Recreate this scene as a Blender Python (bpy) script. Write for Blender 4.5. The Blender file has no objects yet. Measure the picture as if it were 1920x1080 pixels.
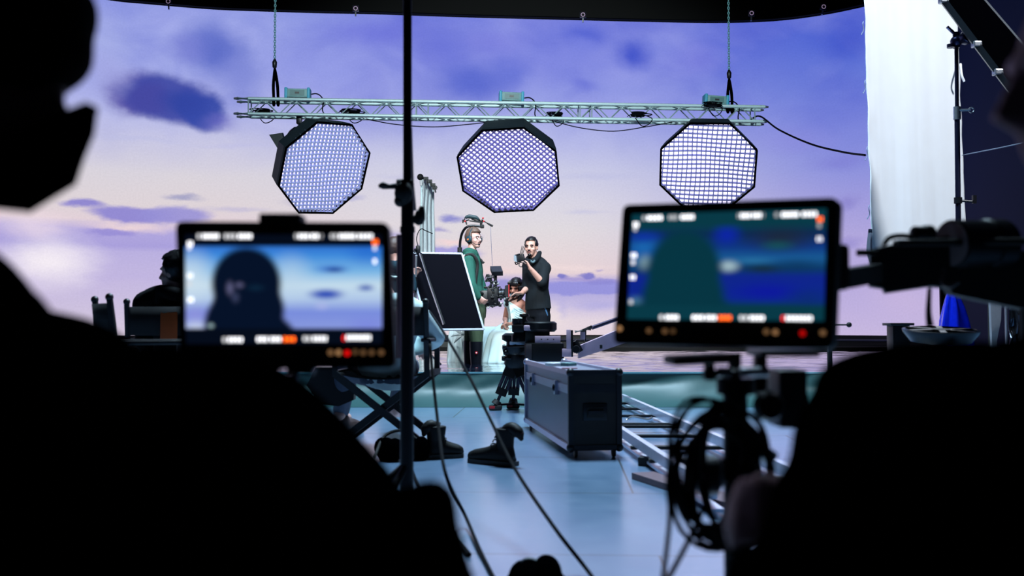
import bpy, bmesh, math, random
from mathutils import Vector as V, Matrix, noise as NZ
random.seed(7)
sc = bpy.context.scene
COL = sc.collection
PI = math.pi
# ------------------------------------------------------------------ camera
FPX = 1867.0
CAMZ = 0.76
PITCH = math.atan(70.0 / FPX)
CP, SP = math.cos(PITCH), math.sin(PITCH)

def ray(px, py):
    x = (px - 960) / FPX
    z = (540 - py) / FPX
    return V((x, CP - z * SP, SP + z * CP))

def P(px, py, Y):
    r = ray(px, py)
    k = Y / r.y
    return V((r.x * k, Y, CAMZ + r.z * k))

def G(px, py, z=0.0):
    r = ray(px, py)
    k = (z - CAMZ) / r.z
    return V((r.x * k, r.y * k, z))

cam_data = bpy.data.cameras.new('camera')
cam = bpy.data.objects.new('camera', cam_data)
COL.objects.link(cam)
cam.location = (0, 0, CAMZ)
cam.rotation_euler = (PI / 2 + PITCH, 0, 0)
cam_data.sensor_width = 36
cam_data.lens = FPX * 36 / 1920
cam_data.clip_start = 0.02
cam_data.clip_end = 200
cam_data.dof.use_dof = True
cam_data.dof.focus_distance = 12.6
cam_data.dof.aperture_fstop = 2.5
sc.camera = cam
sc.view_settings.view_transform = 'Standard'
sc.view_settings.look = 'None'
sc.view_settings.exposure = 0.0
sc.view_settings.gamma = 1.0
sc.view_settings.use_curve_mapping = False
sc.cycles.max_bounces = 6
sc.cycles.diffuse_bounces = 3
sc.cycles.sample_clamp_indirect = 6.0

# ------------------------------------------------------------------ materials
def lin(c):
    c = c / 255.0
    return c / 12.92 if c <= 0.04045 else ((c + 0.055) / 1.055) ** 2.4

def L3(r, g, b):
    return (lin(r), lin(g), lin(b), 1.0)

MATS = {}

def mat(name, rgb, rough=0.6, metal=0.0, var=0.12, scale=30.0, spec=0.5, bump=0.0, coat=0.0, sheen=0.0, emit=None, estr=0.0):
    if name in MATS:
        return MATS[name]
    m = bpy.data.materials.new(name)
    m.use_nodes = True
    nt = m.node_tree
    b = nt.nodes['Principled BSDF']
    tc = nt.nodes.new('ShaderNodeTexCoord')
    n = nt.nodes.new('ShaderNodeTexNoise')
    n.inputs['Scale'].default_value = scale
    n.inputs['Detail'].default_value = 3
    nt.links.new(tc.outputs['Object'], n.inputs['Vector'])
    mx = nt.nodes.new('ShaderNodeMix')
    mx.data_type = 'RGBA'
    c = L3(*rgb)
    mx.inputs[6].default_value = tuple(max(0, x * (1 - var)) for x in c[:3]) + (1,)
    mx.inputs[7].default_value = tuple(min(1, x * (1 + var)) for x in c[:3]) + (1,)
    nt.links.new(n.outputs['Fac'], mx.inputs[0])
    nt.links.new(mx.outputs[2], b.inputs['Base Color'])
    b.inputs['Roughness'].default_value = rough
    b.inputs['Metallic'].default_value = metal
    b.inputs['Specular IOR Level'].default_value = spec
    b.inputs['Coat Weight'].default_value = coat
    b.inputs['Sheen Weight'].default_value = sheen
    if emit:
        b.inputs['Emission Color'].default_value = L3(*emit)
        b.inputs['Emission Strength'].default_value = estr
    if bump:
        bp = nt.nodes.new('ShaderNodeBump')
        bp.inputs['Strength'].default_value = bump
        bp.inputs['Distance'].default_value = 0.01
        nt.links.new(n.outputs['Fac'], bp.inputs['Height'])
        nt.links.new(bp.outputs['Normal'], b.inputs['Normal'])
    MATS[name] = m
    return m

def glow(name, rgb, strength=1.0):
    if name in MATS:
        return MATS[name]
    m = bpy.data.materials.new(name)
    m.use_nodes = True
    nt = m.node_tree
    nt.nodes.clear()
    e = nt.nodes.new('ShaderNodeEmission')
    e.inputs[0].default_value = L3(*rgb)
    e.inputs[1].default_value = strength
    o = nt.nodes.new('ShaderNodeOutputMaterial')
    nt.links.new(e.outputs[0], o.inputs[0])
    MATS[name] = m
    return m

def paint(nt, vec, base, blobs):
    """mix soft elliptical blobs (cx, cy, rx, ry, rgb, alpha, soft, rot) over a base colour socket"""
    cur = base
    for (cx, cy, rx, ry, rgb, al, soft, rot) in blobs:
        mp = nt.nodes.new('ShaderNodeMapping')
        mp.vector_type = 'TEXTURE'
        mp.inputs['Location'].default_value = (cx, cy, 0)
        mp.inputs['Rotation'].default_value = (0, 0, rot)
        mp.inputs['Scale'].default_value = (rx, ry, 1)
        nt.links.new(vec, mp.inputs['Vector'])
        ln = nt.nodes.new('ShaderNodeVectorMath')
        ln.operation = 'LENGTH'
        nt.links.new(mp.outputs[0], ln.inputs[0])
        mr = nt.nodes.new('ShaderNodeMapRange')
        mr.interpolation_type = 'SMOOTHSTEP'
        mr.inputs['From Min'].default_value = 1.0
        mr.inputs['From Max'].default_value = 1.0 - soft
        mr.inputs['To Min'].default_value = 0.0
        mr.inputs['To Max'].default_value = al
        nt.links.new(ln.outputs['Value'], mr.inputs['Value'])
        mx = nt.nodes.new('ShaderNodeMix')
        mx.data_type = 'RGBA'
        nt.links.new(mr.outputs[0], mx.inputs[0])
        nt.links.new(cur, mx.inputs[6])
        mx.inputs[7].default_value = L3(*rgb)
        cur = mx.outputs[2]
    return cur

def ramp(nt, fac, stops):
    r = nt.nodes.new('ShaderNodeValToRGB')
    el = r.color_ramp.elements
    while len(el) > 1:
        el.remove(el[-1])
    stops = sorted(stops, key=lambda s: s[0])
    el[0].position = stops[0][0]
    el[0].color = L3(*stops[0][1])
    for p, c in stops[1:]:
        e = el.new(p)
        e.color = L3(*c)
    nt.links.new(fac, r.inputs[0])
    return r.outputs[0]

# ------------------------------------------------------------------ objects
def tag(o, label=None, cat=None, group=None, kind=None):
    if label: o['label'] = label
    if cat: o['category'] = cat
    if group: o['group'] = group
    if kind: o['kind'] = kind
    return o

def thing(name, label, cat, loc, group=None):
    o = bpy.data.objects.new(name, None)
    o.empty_display_size = 0.1
    COL.objects.link(o)
    o.location = loc
    return tag(o, label, cat, group)

def root_loc(o):
    v = V((0, 0, 0))
    while o is not None:
        v = v + o.location
        o = o.parent
    return v

def frame_of(d):
    d = d.normalized()
    up = V((0, 0, 1)) if abs(d.z) < 0.95 else V((0, 1, 0))
    a = d.cross(up).normalized()
    b = a.cross(d).normalized()
    return a, b

def catmull(pts, n):
    if n <= 1 or len(pts) < 3:
        return list(pts)
    out = []
    q = [pts[0] * 2 - pts[1]] + list(pts) + [pts[-1] * 2 - pts[-2]]
    for i in range(1, len(q) - 2):
        p0, p1, p2, p3 = q[i - 1], q[i], q[i + 1], q[i + 2]
        for k in range(n):
            t = k / n
            out.append(0.5 * ((2 * p1) + (p2 - p0) * t + (2 * p0 - 5 * p1 + 4 * p2 - p3) * t * t + (3 * p1 - p0 - 3 * p2 + p3) * t ** 3))
    out.append(pts[-1])
    return out

class MB:
    def __init__(self):
        self.bm = bmesh.new()

    def quad(self, a, b, c, d):
        vs = [self.bm.verts.new(p) for p in (a, b, c, d)]
        self.bm.faces.new(vs)
        return self

    def hexa(self, pts):
        """8 points: bottom 4 then top 4"""
        v = [self.bm.verts.new(p) for p in pts]
        for f in ((0, 3, 2, 1), (4, 5, 6, 7), (0, 1, 5, 4), (1, 2, 6, 5), (2, 3, 7, 6), (3, 0, 4, 7)):
            self.bm.faces.new([v[i] for i in f])
        return self

    def box(self, c, s, ax=None, bev=0.0):
        c = V(c)
        X, Y, Z = ax if ax else (V((1, 0, 0)), V((0, 1, 0)), V((0, 0, 1)))
        hx, hy, hz = s[0] / 2, s[1] / 2, s[2] / 2
        bm2 = bmesh.new()
        bmesh.ops.create_cube(bm2, size=1.0)
        for v in bm2.verts:
            v.co = V((v.co.x * s[0], v.co.y * s[1], v.co.z * s[2]))
        if bev:
            bmesh.ops.bevel(bm2, geom=list(bm2.edges), offset=bev, segments=2, affect='EDGES', profile=0.5)
        for v in bm2.verts:
            v.co = c + X * v.co.x + Y * v.co.y + Z * v.co.z
        self._merge(bm2)
        return self

    def _merge(self, bm2):
        mp = {}
        for v in bm2.verts:
            mp[v] = self.bm.verts.new(v.co)
        for f in bm2.faces:
            try:
                self.bm.faces.new([mp[v] for v in f.verts])
            except ValueError:
                pass
        bm2.free()

    def bar(self, a, b, w, h=None, up=None):
        a, b = V(a), V(b)
        d = (b - a)
        if up is None:
            x, z = frame_of(d)
        else:
            x = d.cross(V(up)).normalized()
            z = x.cross(d).normalized()
        return self.box((a + b) / 2, (w, d.length, h or w), (x, d.normalized(), z))

    def loft(self, rings, seg=12, cap=True, power=2.0):
        rs = []
        for (c, a, b) in rings:
            c, a, b = V(c), V(a), V(b)
            ring = []
            for i in range(seg):
                t = 2 * PI * i / seg
                ct, st = math.cos(t), math.sin(t)
                if power != 2.0:
                    ct = math.copysign(abs(ct) ** (2 / power), ct)
                    st = math.copysign(abs(st) ** (2 / power), st)
                ring.append(self.bm.verts.new(c + a * ct + b * st))
            rs.append(ring)
        for r0, r1 in zip(rs, rs[1:]):
            for i in range(seg):
                j = (i + 1) % seg
                self.bm.faces.new((r0[i], r0[j], r1[j], r1[i]))
        if cap:
            self.bm.faces.new(list(reversed(rs[0])))
            self.bm.faces.new(rs[-1])
        return self

    def tube(self, pts, r, seg=8, sm=1, round_cap=False):
        pts = [V(p) for p in pts]
        n0 = len(pts)
        rr = r if isinstance(r, (list, tuple)) else [r] * n0
        if n0 == 2 and not round_cap:
            a0, a1 = pts; r0, r1 = rr
            pts = [a0.lerp(a1, t) for t in (0, .02, .5, .98, 1)]; rr = [r0 + (r1 - r0) * t for t in (0, .02, .5, .98, 1)]
        if sm > 1 and n0 > 2:
            pts2 = catmull(pts, sm)
            r2 = []
            for i in range(n0 - 1):
                for k in range(sm):
                    t = k / sm
                    r2.append(rr[i] * (1 - t) + rr[i + 1] * t)
            r2.append(rr[-1])
            pts, rr = pts2, r2
        if round_cap:
            d0 = (pts[0] - pts[1]).normalized()
            d1 = (pts[-1] - pts[-2]).normalized()
            pre = [(pts[0] + d0 * rr[0] * k, rr[0] * q) for k, q in ((0.95, 0.3), (0.7, 0.7), (0.35, 0.93))]
            post = [(pts[-1] + d1 * rr[-1] * k, rr[-1] * q) for k, q in ((0.35, 0.93), (0.7, 0.7), (0.95, 0.3))]
            pts = [p for p, _ in pre] + pts + [p for p, _ in post]
            rr = [q for _, q in pre] + list(rr) + [q for _, q in post]
        rings = []
        prev = None
        for i, p in enumerate(pts):
            d = pts[min(i + 1, len(pts) - 1)] - pts[max(i - 1, 0)]
            if d.length < 1e-9:
                d = V((0, 0, 1))
            d.normalize()
            if prev is None:
                a, b = frame_of(d)
            else:
                a = (prev - d * prev.dot(d))
                if a.length < 1e-6:
                    a, b = frame_of(d)
                a.normalize()
                b = d.cross(a)
            prev = a
            rings.append((p, a * rr[i], b * rr[i]))
        return self.loft(rings, seg)

    def ball(self, c, r, ax=None, seg=16, rings=10):
        c = V(c)
        if not isinstance(r, (list, tuple)):
            r = (r, r, r)
        X, Y, Z = ax if ax else (V((1, 0, 0)), V((0, 1, 0)), V((0, 0, 1)))
        bm2 = bmesh.new()
        bmesh.ops.create_uvsphere(bm2, u_segments=seg, v_segments=rings, radius=1.0)
        for v in bm2.verts:
            v.co = c + X * (v.co.x * r[0]) + Y * (v.co.y * r[1]) + Z * (v.co.z * r[2])
        self._merge(bm2)
        return self

    def lathe(self, c, prof, ax=None, seg=24):
        """prof: (radius, height) along local Z"""
        c = V(c)
        X, Y, Z = ax if ax else (V((1, 0, 0)), V((0, 1, 0)), V((0, 0, 1)))
        return self.loft([(c + Z * h, X * max(r, 1e-4), Y * max(r, 1e-4)) for r, h in prof], seg)

    def prism(self, poly, d):
        """closed polygon (list of points) extruded along vector d"""
        d = V(d)
        a = [self.bm.verts.new(V(p)) for p in poly]
        b = [self.bm.verts.new(V(p) + d) for p in poly]
        n = len(a)
        self.bm.faces.new(list(reversed(a)))
        self.bm.faces.new(b)
        for i in range(n):
            j = (i + 1) % n
            self.bm.faces.new((a[i], a[j], b[j], b[i]))
        return self

    def torus(self, c, R, r, ax, seg=24, sg2=6, arc=2 * PI, start=0, e=1.0):
        X, Y = ax
        c = V(c)
        n = seg
        pts = [c + X * (R * math.cos(start + arc * i / n)) + Y * (R * e * math.sin(start + arc * i / n)) for i in range(n + 1)]
        return self.tube(pts, r, sg2)

    def build(self, name, m, parent=None, smooth=True, sharp=40, pre=None):
        bmesh.ops.recalc_face_normals(self.bm, faces=list(self.bm.faces))
        me = bpy.data.meshes.new(name)
        off = root_loc(parent) if parent is not None else V((0, 0, 0))
        if parent is None:
            lo = V((1e9,) * 3); hi = V((-1e9,) * 3)
            for v in self.bm.verts:
                for i in range(3):
                    lo[i] = min(lo[i], v.co[i]); hi[i] = max(hi[i], v.co[i])
            off = V(((lo.x + hi.x) / 2, (lo.y + hi.y) / 2, lo.z))
        for v in self.bm.verts:
            v.co -= off
        self.bm.to_mesh(me)
        self.bm.free()
        if smooth:
            me.polygons.foreach_set('use_smooth', [True] * len(me.polygons))
            try:
                me.set_sharp_from_angle(angle=math.radians(sharp))
            except Exception:
                pass
        me.materials.append(m)
        o = bpy.data.objects.new(name, me)
        COL.objects.link(o)
        if parent is not None:
            o.parent = parent
        else:
            o.location = off
        return o

def bake(o, mods):
    """apply modifiers [(type, {props})] to the object's mesh"""
    for t, pr in mods:
        md = o.modifiers.new(t.lower(), t)
        for k, v in pr.items():
            setattr(md, k, v)
    dg = bpy.context.evaluated_depsgraph_get()
    ev = o.evaluated_get(dg)
    me = bpy.data.meshes.new_from_object(ev)
    old = o.data
    o.modifiers.clear()
    o.data = me
    bpy.data.meshes.remove(old)
    me.polygons.foreach_set('use_smooth', [True] * len(me.polygons))
    return o

def solid(mb, name, m, parent, voxel=0.008, smooth=4, fac=0.5):
    o = mb.build(name, m, parent)
    return bake(o, [('REMESH', dict(mode='VOXEL', voxel_size=voxel)), ('SMOOTH', dict(factor=fac, iterations=smooth))])
# ================================================================== materials used in many places
M_black = mat('matte_black', (9, 10, 13), 0.75, var=0.3)
M_blackmetal = mat('black_metal', (16, 18, 24), 0.38, 0.4, var=0.3)
M_blackplastic = mat('black_plastic', (12, 14, 19), 0.45, var=0.25)
M_rubber = mat('black_rubber', (10, 11, 14), 0.6)
M_cable = mat('cable_rubber', (3, 5, 12), 0.7, spec=.06)
M_steel = mat('brushed_steel', (190, 195, 205), 0.3, 0.9)
M_alu = mat('truss_aluminium', (178, 206, 212), 0.45, 0.2, var=.05)
M_teal = mat('teal_plastic', (40, 140, 170), 0.55)
M_tealgrey = mat('pale_teal_metal', (100, 140, 142), 0.6)
M_flagcloth = mat('black_flag_cloth', (1, 1, 2), 1.0, spec=.0)
M_nylon = mat('black_nylon', (10, 24, 32), 0.6, bump=0.15, spec=.3)
M_whitecloth = mat('white_cloth', (226, 230, 236), 0.8, var=0.03, scale=6, bump=0.1)
M_chiffon = mat('white_chiffon', (205, 226, 228), 0.7, var=0.05)
M_wood = mat('dark_stained_wood', (26, 24, 28), 0.45, var=0.35)
M_canvas = mat('black_canvas', (12, 14, 20), 0.85)
M_red = mat('red_plastic', (190, 30, 38), 0.4)
M_orange = mat('orange_cloth', (190, 82, 26), 0.7)

# ================================================================== the setting
def structure(name, mb, m, smooth=False):
    return tag(mb.build(name, m, None, smooth), kind='structure')

mfloor = bpy.data.materials.new('painted_studio_floor')
mfloor.use_nodes = True
nt = mfloor.node_tree
b = nt.nodes['Principled BSDF']
tc = nt.nodes.new('ShaderNodeTexCoord')
mp = nt.nodes.new('ShaderNodeMapping'); nt.links.new(tc.outputs['Object'], mp.inputs[0])
n1 = nt.nodes.new('ShaderNodeTexNoise'); n1.inputs['Scale'].default_value = 0.9; n1.inputs['Detail'].default_value = 6
nt.links.new(mp.outputs[0], n1.inputs['Vector'])
n2 = nt.nodes.new('ShaderNodeTexNoise'); n2.inputs['Scale'].default_value = 7; n2.inputs['Detail'].default_value = 8
nt.links.new(mp.outputs[0], n2.inputs['Vector'])
br = nt.nodes.new('ShaderNodeTexBrick')
br.offset = 0.5; br.inputs['Scale'].default_value = 1.0
br.inputs['Brick Width'].default_value = 2.44; br.inputs['Row Height'].default_value = 1.22
br.inputs['Mortar Size'].default_value = 0.006; br.inputs['Mortar Smooth'].default_value = 0.3
br.inputs['Color1'].default_value = (1, 1, 1, 1); br.inputs['Color2'].default_value = (1, 1, 1, 1); br.inputs['Mortar'].default_value = (0, 0, 0, 1)
mpb = nt.nodes.new('ShaderNodeMapping'); mpb.inputs['Rotation'].default_value = (0, 0, 0.05); mpb.inputs['Location'].default_value = (0.4, 0.55, 0)
nt.links.new(tc.outputs['Object'], mpb.inputs[0]); nt.links.new(mpb.outputs[0], br.inputs['Vector'])
c1 = ramp(nt, n1.outputs['Fac'], [(0.3, (80, 116, 152)), (0.7, (104, 136, 172))])
mx = nt.nodes.new('ShaderNodeMix'); mx.data_type = 'RGBA'
nt.links.new(br.outputs['Color'], mx.inputs[0]); mx.inputs[6].default_value = L3(22, 40, 52)
nt.links.new(c1, mx.inputs[7]); nt.links.new(mx.outputs[2], b.inputs['Base Color'])
rr = nt.nodes.new('ShaderNodeMapRange'); rr.inputs['From Min'].default_value = 0.3; rr.inputs['From Max'].default_value = 0.75
rr.inputs['To Min'].default_value = 0.30; rr.inputs['To Max'].default_value = 0.38
nt.links.new(n2.outputs['Fac'], rr.inputs[0]); nt.links.new(rr.outputs[0], b.inputs['Roughness'])
b.inputs['IOR'].default_value = 2.0
b.inputs['Coat IOR'].default_value = 2.2
b.inputs['Coat Weight'].default_value = 1.0; b.inputs['Coat Roughness'].default_value = 0.2
bp = nt.nodes.new('ShaderNodeBump'); bp.inputs['Strength'].default_value = 0.05; bp.inputs['Distance'].default_value = 0.01
nt.links.new(n2.outputs['Fac'], bp.inputs['Height']); nt.links.new(bp.outputs[0], b.inputs['Normal'])
structure('floor', MB().box((0, 10, -0.05), (30, 30, 0.1)), mfloor)
M_ceil = mat('black_studio_ceiling', (6, 6, 8), 0.9)
M_drape = mat('navy_studio_wall', (24, 42, 80), 0.85, var=0.1, scale=1.2)
structure('ceiling', MB().box((0, 10, 10.05), (30, 30, 0.1)), M_ceil)
structure('wall_right', MB().box((8.75, 10, 5), (0.1, 30, 10)), M_drape)
structure('wall_left', MB().box((-14.0, 10, 5), (0.1, 30, 10)), M_black)
structure('wall_back', MB().box((0, 24.9, 5), (30, 0.1, 10)), M_black)

# ------------------------------------------------------------------ LED wall
edge = [(-300, -78), (-150, -57), (0, -32), (200, 0), (280, 8.3), (400, 18), (500, 22), (600, 25), (700, 27), (880, 33), (1060, 37.5), (1200, 41), (1340, 43.3), (1450, 40), (1540, 29), (1615, 14), (1690, -5), (1752, -22)]
rt = ray(1340, 43.3)
ZT = CAMZ + 22.0 * rt.z / rt.y
ZB = 0.55
wp = []
for px, py in edge:
    r = ray(px, py)
    Y = (ZT - CAMZ) * r.y / r.z
    wp.append(V((r.x * Y / r.y, Y, 0)))
wp = catmull(wp, 6)
ws = [0.0]
for p, q in zip(wp, wp[1:]):
    ws.append(ws[-1] + (q - p).length)
wpx = [960 + FPX * p.x / p.y for p in wp]

def wall_sz(px, py):
    for i in range(len(wp) - 1):
        if wpx[i] <= px <= wpx[i + 1] or i == len(wp) - 2:
            t = (px - wpx[i]) / (wpx[i + 1] - wpx[i])
            break
    Y = wp[i].y + t * (wp[i + 1].y - wp[i].y)
    r = ray(px, py)
    return ws[i] + t * (ws[i + 1] - ws[i]), CAMZ + Y * r.z / r.y, Y

led = thing('led_wall', 'huge curved LED wall showing a lilac sunset sky over a calm sea', 'video wall', (0, 22, 0))
bm = bmesh.new()
uvl = bm.loops.layers.uv.new('screen')
cols = []
for p, s in zip(wp, ws):
    cols.append((bm.verts.new((p.x, p.y - 22, ZB)), bm.verts.new((p.x, p.y - 22, ZT)), s))
for a, c in zip(cols, cols[1:]):
    f = bm.faces.new((a[0], c[0], c[1], a[1]))
    for l, uv in zip(f.loops, ((a[2], ZB), (c[2], ZB), (c[2], ZT), (a[2], ZT))):
        l[uvl].uv = uv
    f.smooth = True
me = bpy.data.meshes.new('screen'); bm.to_mesh(me); bm.free()
scr = bpy.data.objects.new('screen', me); COL.objects.link(scr); scr.parent = led
ml = bpy.data.materials.new('led_screen_picture'); ml.use_nodes = True
nt = ml.node_tree; nt.nodes.clear()
uvn = nt.nodes.new('ShaderNodeUVMap'); uvn.uv_map = 'screen'
sep = nt.nodes.new('ShaderNodeSeparateXYZ'); nt.links.new(uvn.outputs[0], sep.inputs[0])
zf = nt.nodes.new('ShaderNodeMath'); zf.operation = 'DIVIDE'; zf.inputs[1].default_value = 8.0
nt.links.new(sep.outputs[1], zf.inputs[0])

def zs(py):
    return (CAMZ + (610 - py) * 0.01173) / 8.0

cen = ramp(nt, zf.outputs[0], [(zs(y), c) for y, c in (
    (632, (232, 216, 222)), (600, (228, 214, 224)), (575, (204, 194, 226)), (551, (178, 172, 222)), (549, (158, 154, 220)), (530, (172, 164, 220)), (512, (232, 212, 214)), (480, (229, 215, 218)), (430, (224, 218, 223)), (380, (217, 214, 228)), (320, (205, 206, 230)), (260, (182, 186, 231)), (190, (152, 160, 229)), (120, (130, 138, 224)), (40, (116, 126, 220)))])
lef = ramp(nt, zf.outputs[0], [(zs(y), c) for y, c in (
    (640, (218, 204, 222)), (590, (206, 194, 222)), (530, (196, 184, 224)), (480, (186, 176, 224)), (470, (170, 160, 220)), (440, (178, 168, 222)), (425, (226, 208, 216)), (400, (222, 211, 216)), (340, (218, 212, 220)), (290, (206, 204, 226)), (230, (182, 186, 232)), (150, (162, 170, 231)), (60, (156, 166, 230)), (10, (136, 148, 224)))])
rig = ramp(nt, zf.outputs[0], [(zs(y), c) for y, c in (
    (640, (200, 184, 222)), (580, (190, 176, 222)), (520, (182, 170, 220)), (450, (176, 166, 220)), (390, (160, 156, 220)), (320, (138, 144, 220)), (240, (124, 134, 219)), (160, (104, 122, 215)), (90, (84, 106, 211)), (20, (70, 92, 206)))])

def smix(a, b, px0, px1):
    mr = nt.nodes.new('ShaderNodeMapRange'); mr.interpolation_type = 'SMOOTHSTEP'
    mr.inputs['From Min'].default_value = wall_sz(px0, 300)[0]; mr.inputs['From Max'].default_value = wall_sz(px1, 300)[0]
    nt.links.new(sep.outputs[0], mr.inputs[0])
    mx = nt.nodes.new('ShaderNodeMix'); mx.data_type = 'RGBA'
    nt.links.new(mr.outputs[0], mx.inputs[0]); nt.links.new(a, mx.inputs[6]); nt.links.new(b, mx.inputs[7])
    return mx.outputs[2]

base = smix(smix(lef, cen, 350, 900), rig, 1020, 1640)

def distort(scale, amt, stretch):
    mp = nt.nodes.new('ShaderNodeMapping'); mp.inputs['Scale'].default_value = (scale / stretch, scale, 1)
    nt.links.new(uvn.outputs[0], mp.inputs[0])
    n = nt.nodes.new('ShaderNodeTexNoise'); n.inputs['Scale'].default_value = 1.0; n.inputs['Detail'].default_value = 5; n.inputs['Roughness'].default_value = 0.6
    nt.links.new(mp.outputs[0], n.inputs['Vector'])
    s1 = nt.nodes.new('ShaderNodeVectorMath'); s1.operation = 'SUBTRACT'; s1.inputs[1].default_value = (0.5, 0.5, 0.5)
    nt.links.new(n.outputs['Color'], s1.inputs[0])
    s2 = nt.nodes.new('ShaderNodeVectorMath'); s2.operation = 'MULTIPLY'; s2.inputs[1].default_value = (amt * stretch, amt, 0)
    nt.links.new(s1.outputs[0], s2.inputs[0])
    ad = nt.nodes.new('ShaderNodeVectorMath'); ad.operation = 'ADD'
    nt.links.new(uvn.outputs[0], ad.inputs[0]); nt.links.new(s2.outputs[0], ad.inputs[1])
    return ad.outputs[0], n.outputs['Fac']

def wb(px, py, rx, ry, c, al, soft=0.9, rot=0):
    s, z, Y = wall_sz(px, py)
    k = Y / FPX
    return (s, z, rx * k, ry * k, c, al, soft, math.radians(rot))

dv, df = distort(0.6, 0.8, 1.3)
big = [
    wb(180, 70, 80, 80, (176, 184, 234), .6, 1), wb(600, 130, 150, 70, (150, 158, 232), .55, 1),
    wb(408, 95, 100, 72, (104, 118, 204), 1, .75, -30), wb(345, 84, 70, 38, (118, 126, 210), .8, .9), wb(450, 155, 70, 80, (126, 136, 214), .8, .9), wb(400, 95, 50, 32, (92, 108, 198), .7, 1),
    wb(232, 168, 70, 64, (92, 86, 168), .95, .6, -5), wb(300, 178, 115, 62, (66, 76, 166), .97, .45, -10), wb(262, 180, 60, 52, (70, 72, 160), .8, .7), wb(372, 202, 66, 44, (54, 74, 168), .95, .5, -22), wb(330, 185, 70, 40, (50, 68, 160), .8, .9),
    wb(410, 225, 50, 26, (112, 110, 196), .6, 1), wb(185, 130, 60, 70, (165, 168, 226), .6, 1),
    wb(690, 60, 160, 50, (104, 108, 218), .5, 1), wb(880, 155, 110, 58, (88, 104, 206), .9, .9), wb(828, 95, 70, 70, (100, 110, 214), .6, 1), wb(955, 140, 60, 44, (90, 106, 210), .6, 1),
    wb(930, 80, 90, 36, (126, 128, 222), .5, 1), wb(1100, 68, 90, 40, (80, 96, 208), .8, 1), wb(1190, 100, 55, 46, (60, 80, 200), .9, 1), wb(1092, 88, 42, 26, (122, 132, 224), .7, 1),
    wb(1060, 150, 80, 36, (112, 122, 218), .5, 1), wb(1090, 165, 40, 18, (98, 108, 212), .6, 1), wb(1130, 215, 170, 46, (160, 164, 232), .5, 1),
    wb(1310, 110, 90, 60, (110, 112, 216), .5, 1), wb(1600, 70, 110, 80, (56, 76, 198), .6, 1), wb(1570, 300, 80, 30, (124, 122, 210), .5, 1), wb(1490, 260, 100, 40, (142, 142, 222), .5, 1),
    wb(1590, 385, 40, 24, (140, 134, 206), .8, 1), wb(1600, 460, 40, 16, (150, 140, 208), .7, 1), wb(1700, 560, 120, 70, (206, 186, 222), .4, 1),
]
def mottle(base, scale, lo, hi, rgb, amt, seed):
    mp = nt.nodes.new('ShaderNodeMapping'); mp.inputs['Location'].default_value = (seed, seed * 2, seed); mp.inputs['Scale'].default_value = (scale * .7, scale, 1)
    nt.links.new(uvn.outputs[0], mp.inputs[0])
    n = nt.nodes.new('ShaderNodeTexNoise'); n.inputs['Scale'].default_value = 1.0; n.inputs['Detail'].default_value = 4; n.inputs['Distortion'].default_value = .4
    nt.links.new(mp.outputs[0], n.inputs['Vector'])
    a = nt.nodes.new('ShaderNodeMapRange'); a.inputs['From Min'].default_value = .42; a.inputs['From Max'].default_value = .75; a.inputs['To Max'].default_value = amt
    nt.links.new(n.outputs['Fac'], a.inputs[0])
    z = nt.nodes.new('ShaderNodeMapRange'); z.inputs['From Min'].default_value = lo; z.inputs['From Max'].default_value = hi
    nt.links.new(sep.outputs[1], z.inputs[0])
    m_ = nt.nodes.new('ShaderNodeMath'); m_.operation = 'MULTIPLY'
    nt.links.new(a.outputs[0], m_.inputs[0]); nt.links.new(z.outputs[0], m_.inputs[1])
    mx = nt.nodes.new('ShaderNodeMix'); mx.data_type = 'RGBA'
    nt.links.new(m_.outputs[0], mx.inputs[0]); nt.links.new(base, mx.inputs[6]); mx.inputs[7].default_value = L3(*rgb)
    return mx.outputs[2]
base = mottle(base, .6, 3.5, 6.0, (168, 172, 236), .5, 3.3)
base = mottle(base, .8, 4.0, 6.0, (80, 92, 204), .5, 8.1)
col = paint(nt, dv, base, big)
dv2, df2 = distort(2.2, 0.35, 2.2)
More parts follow.
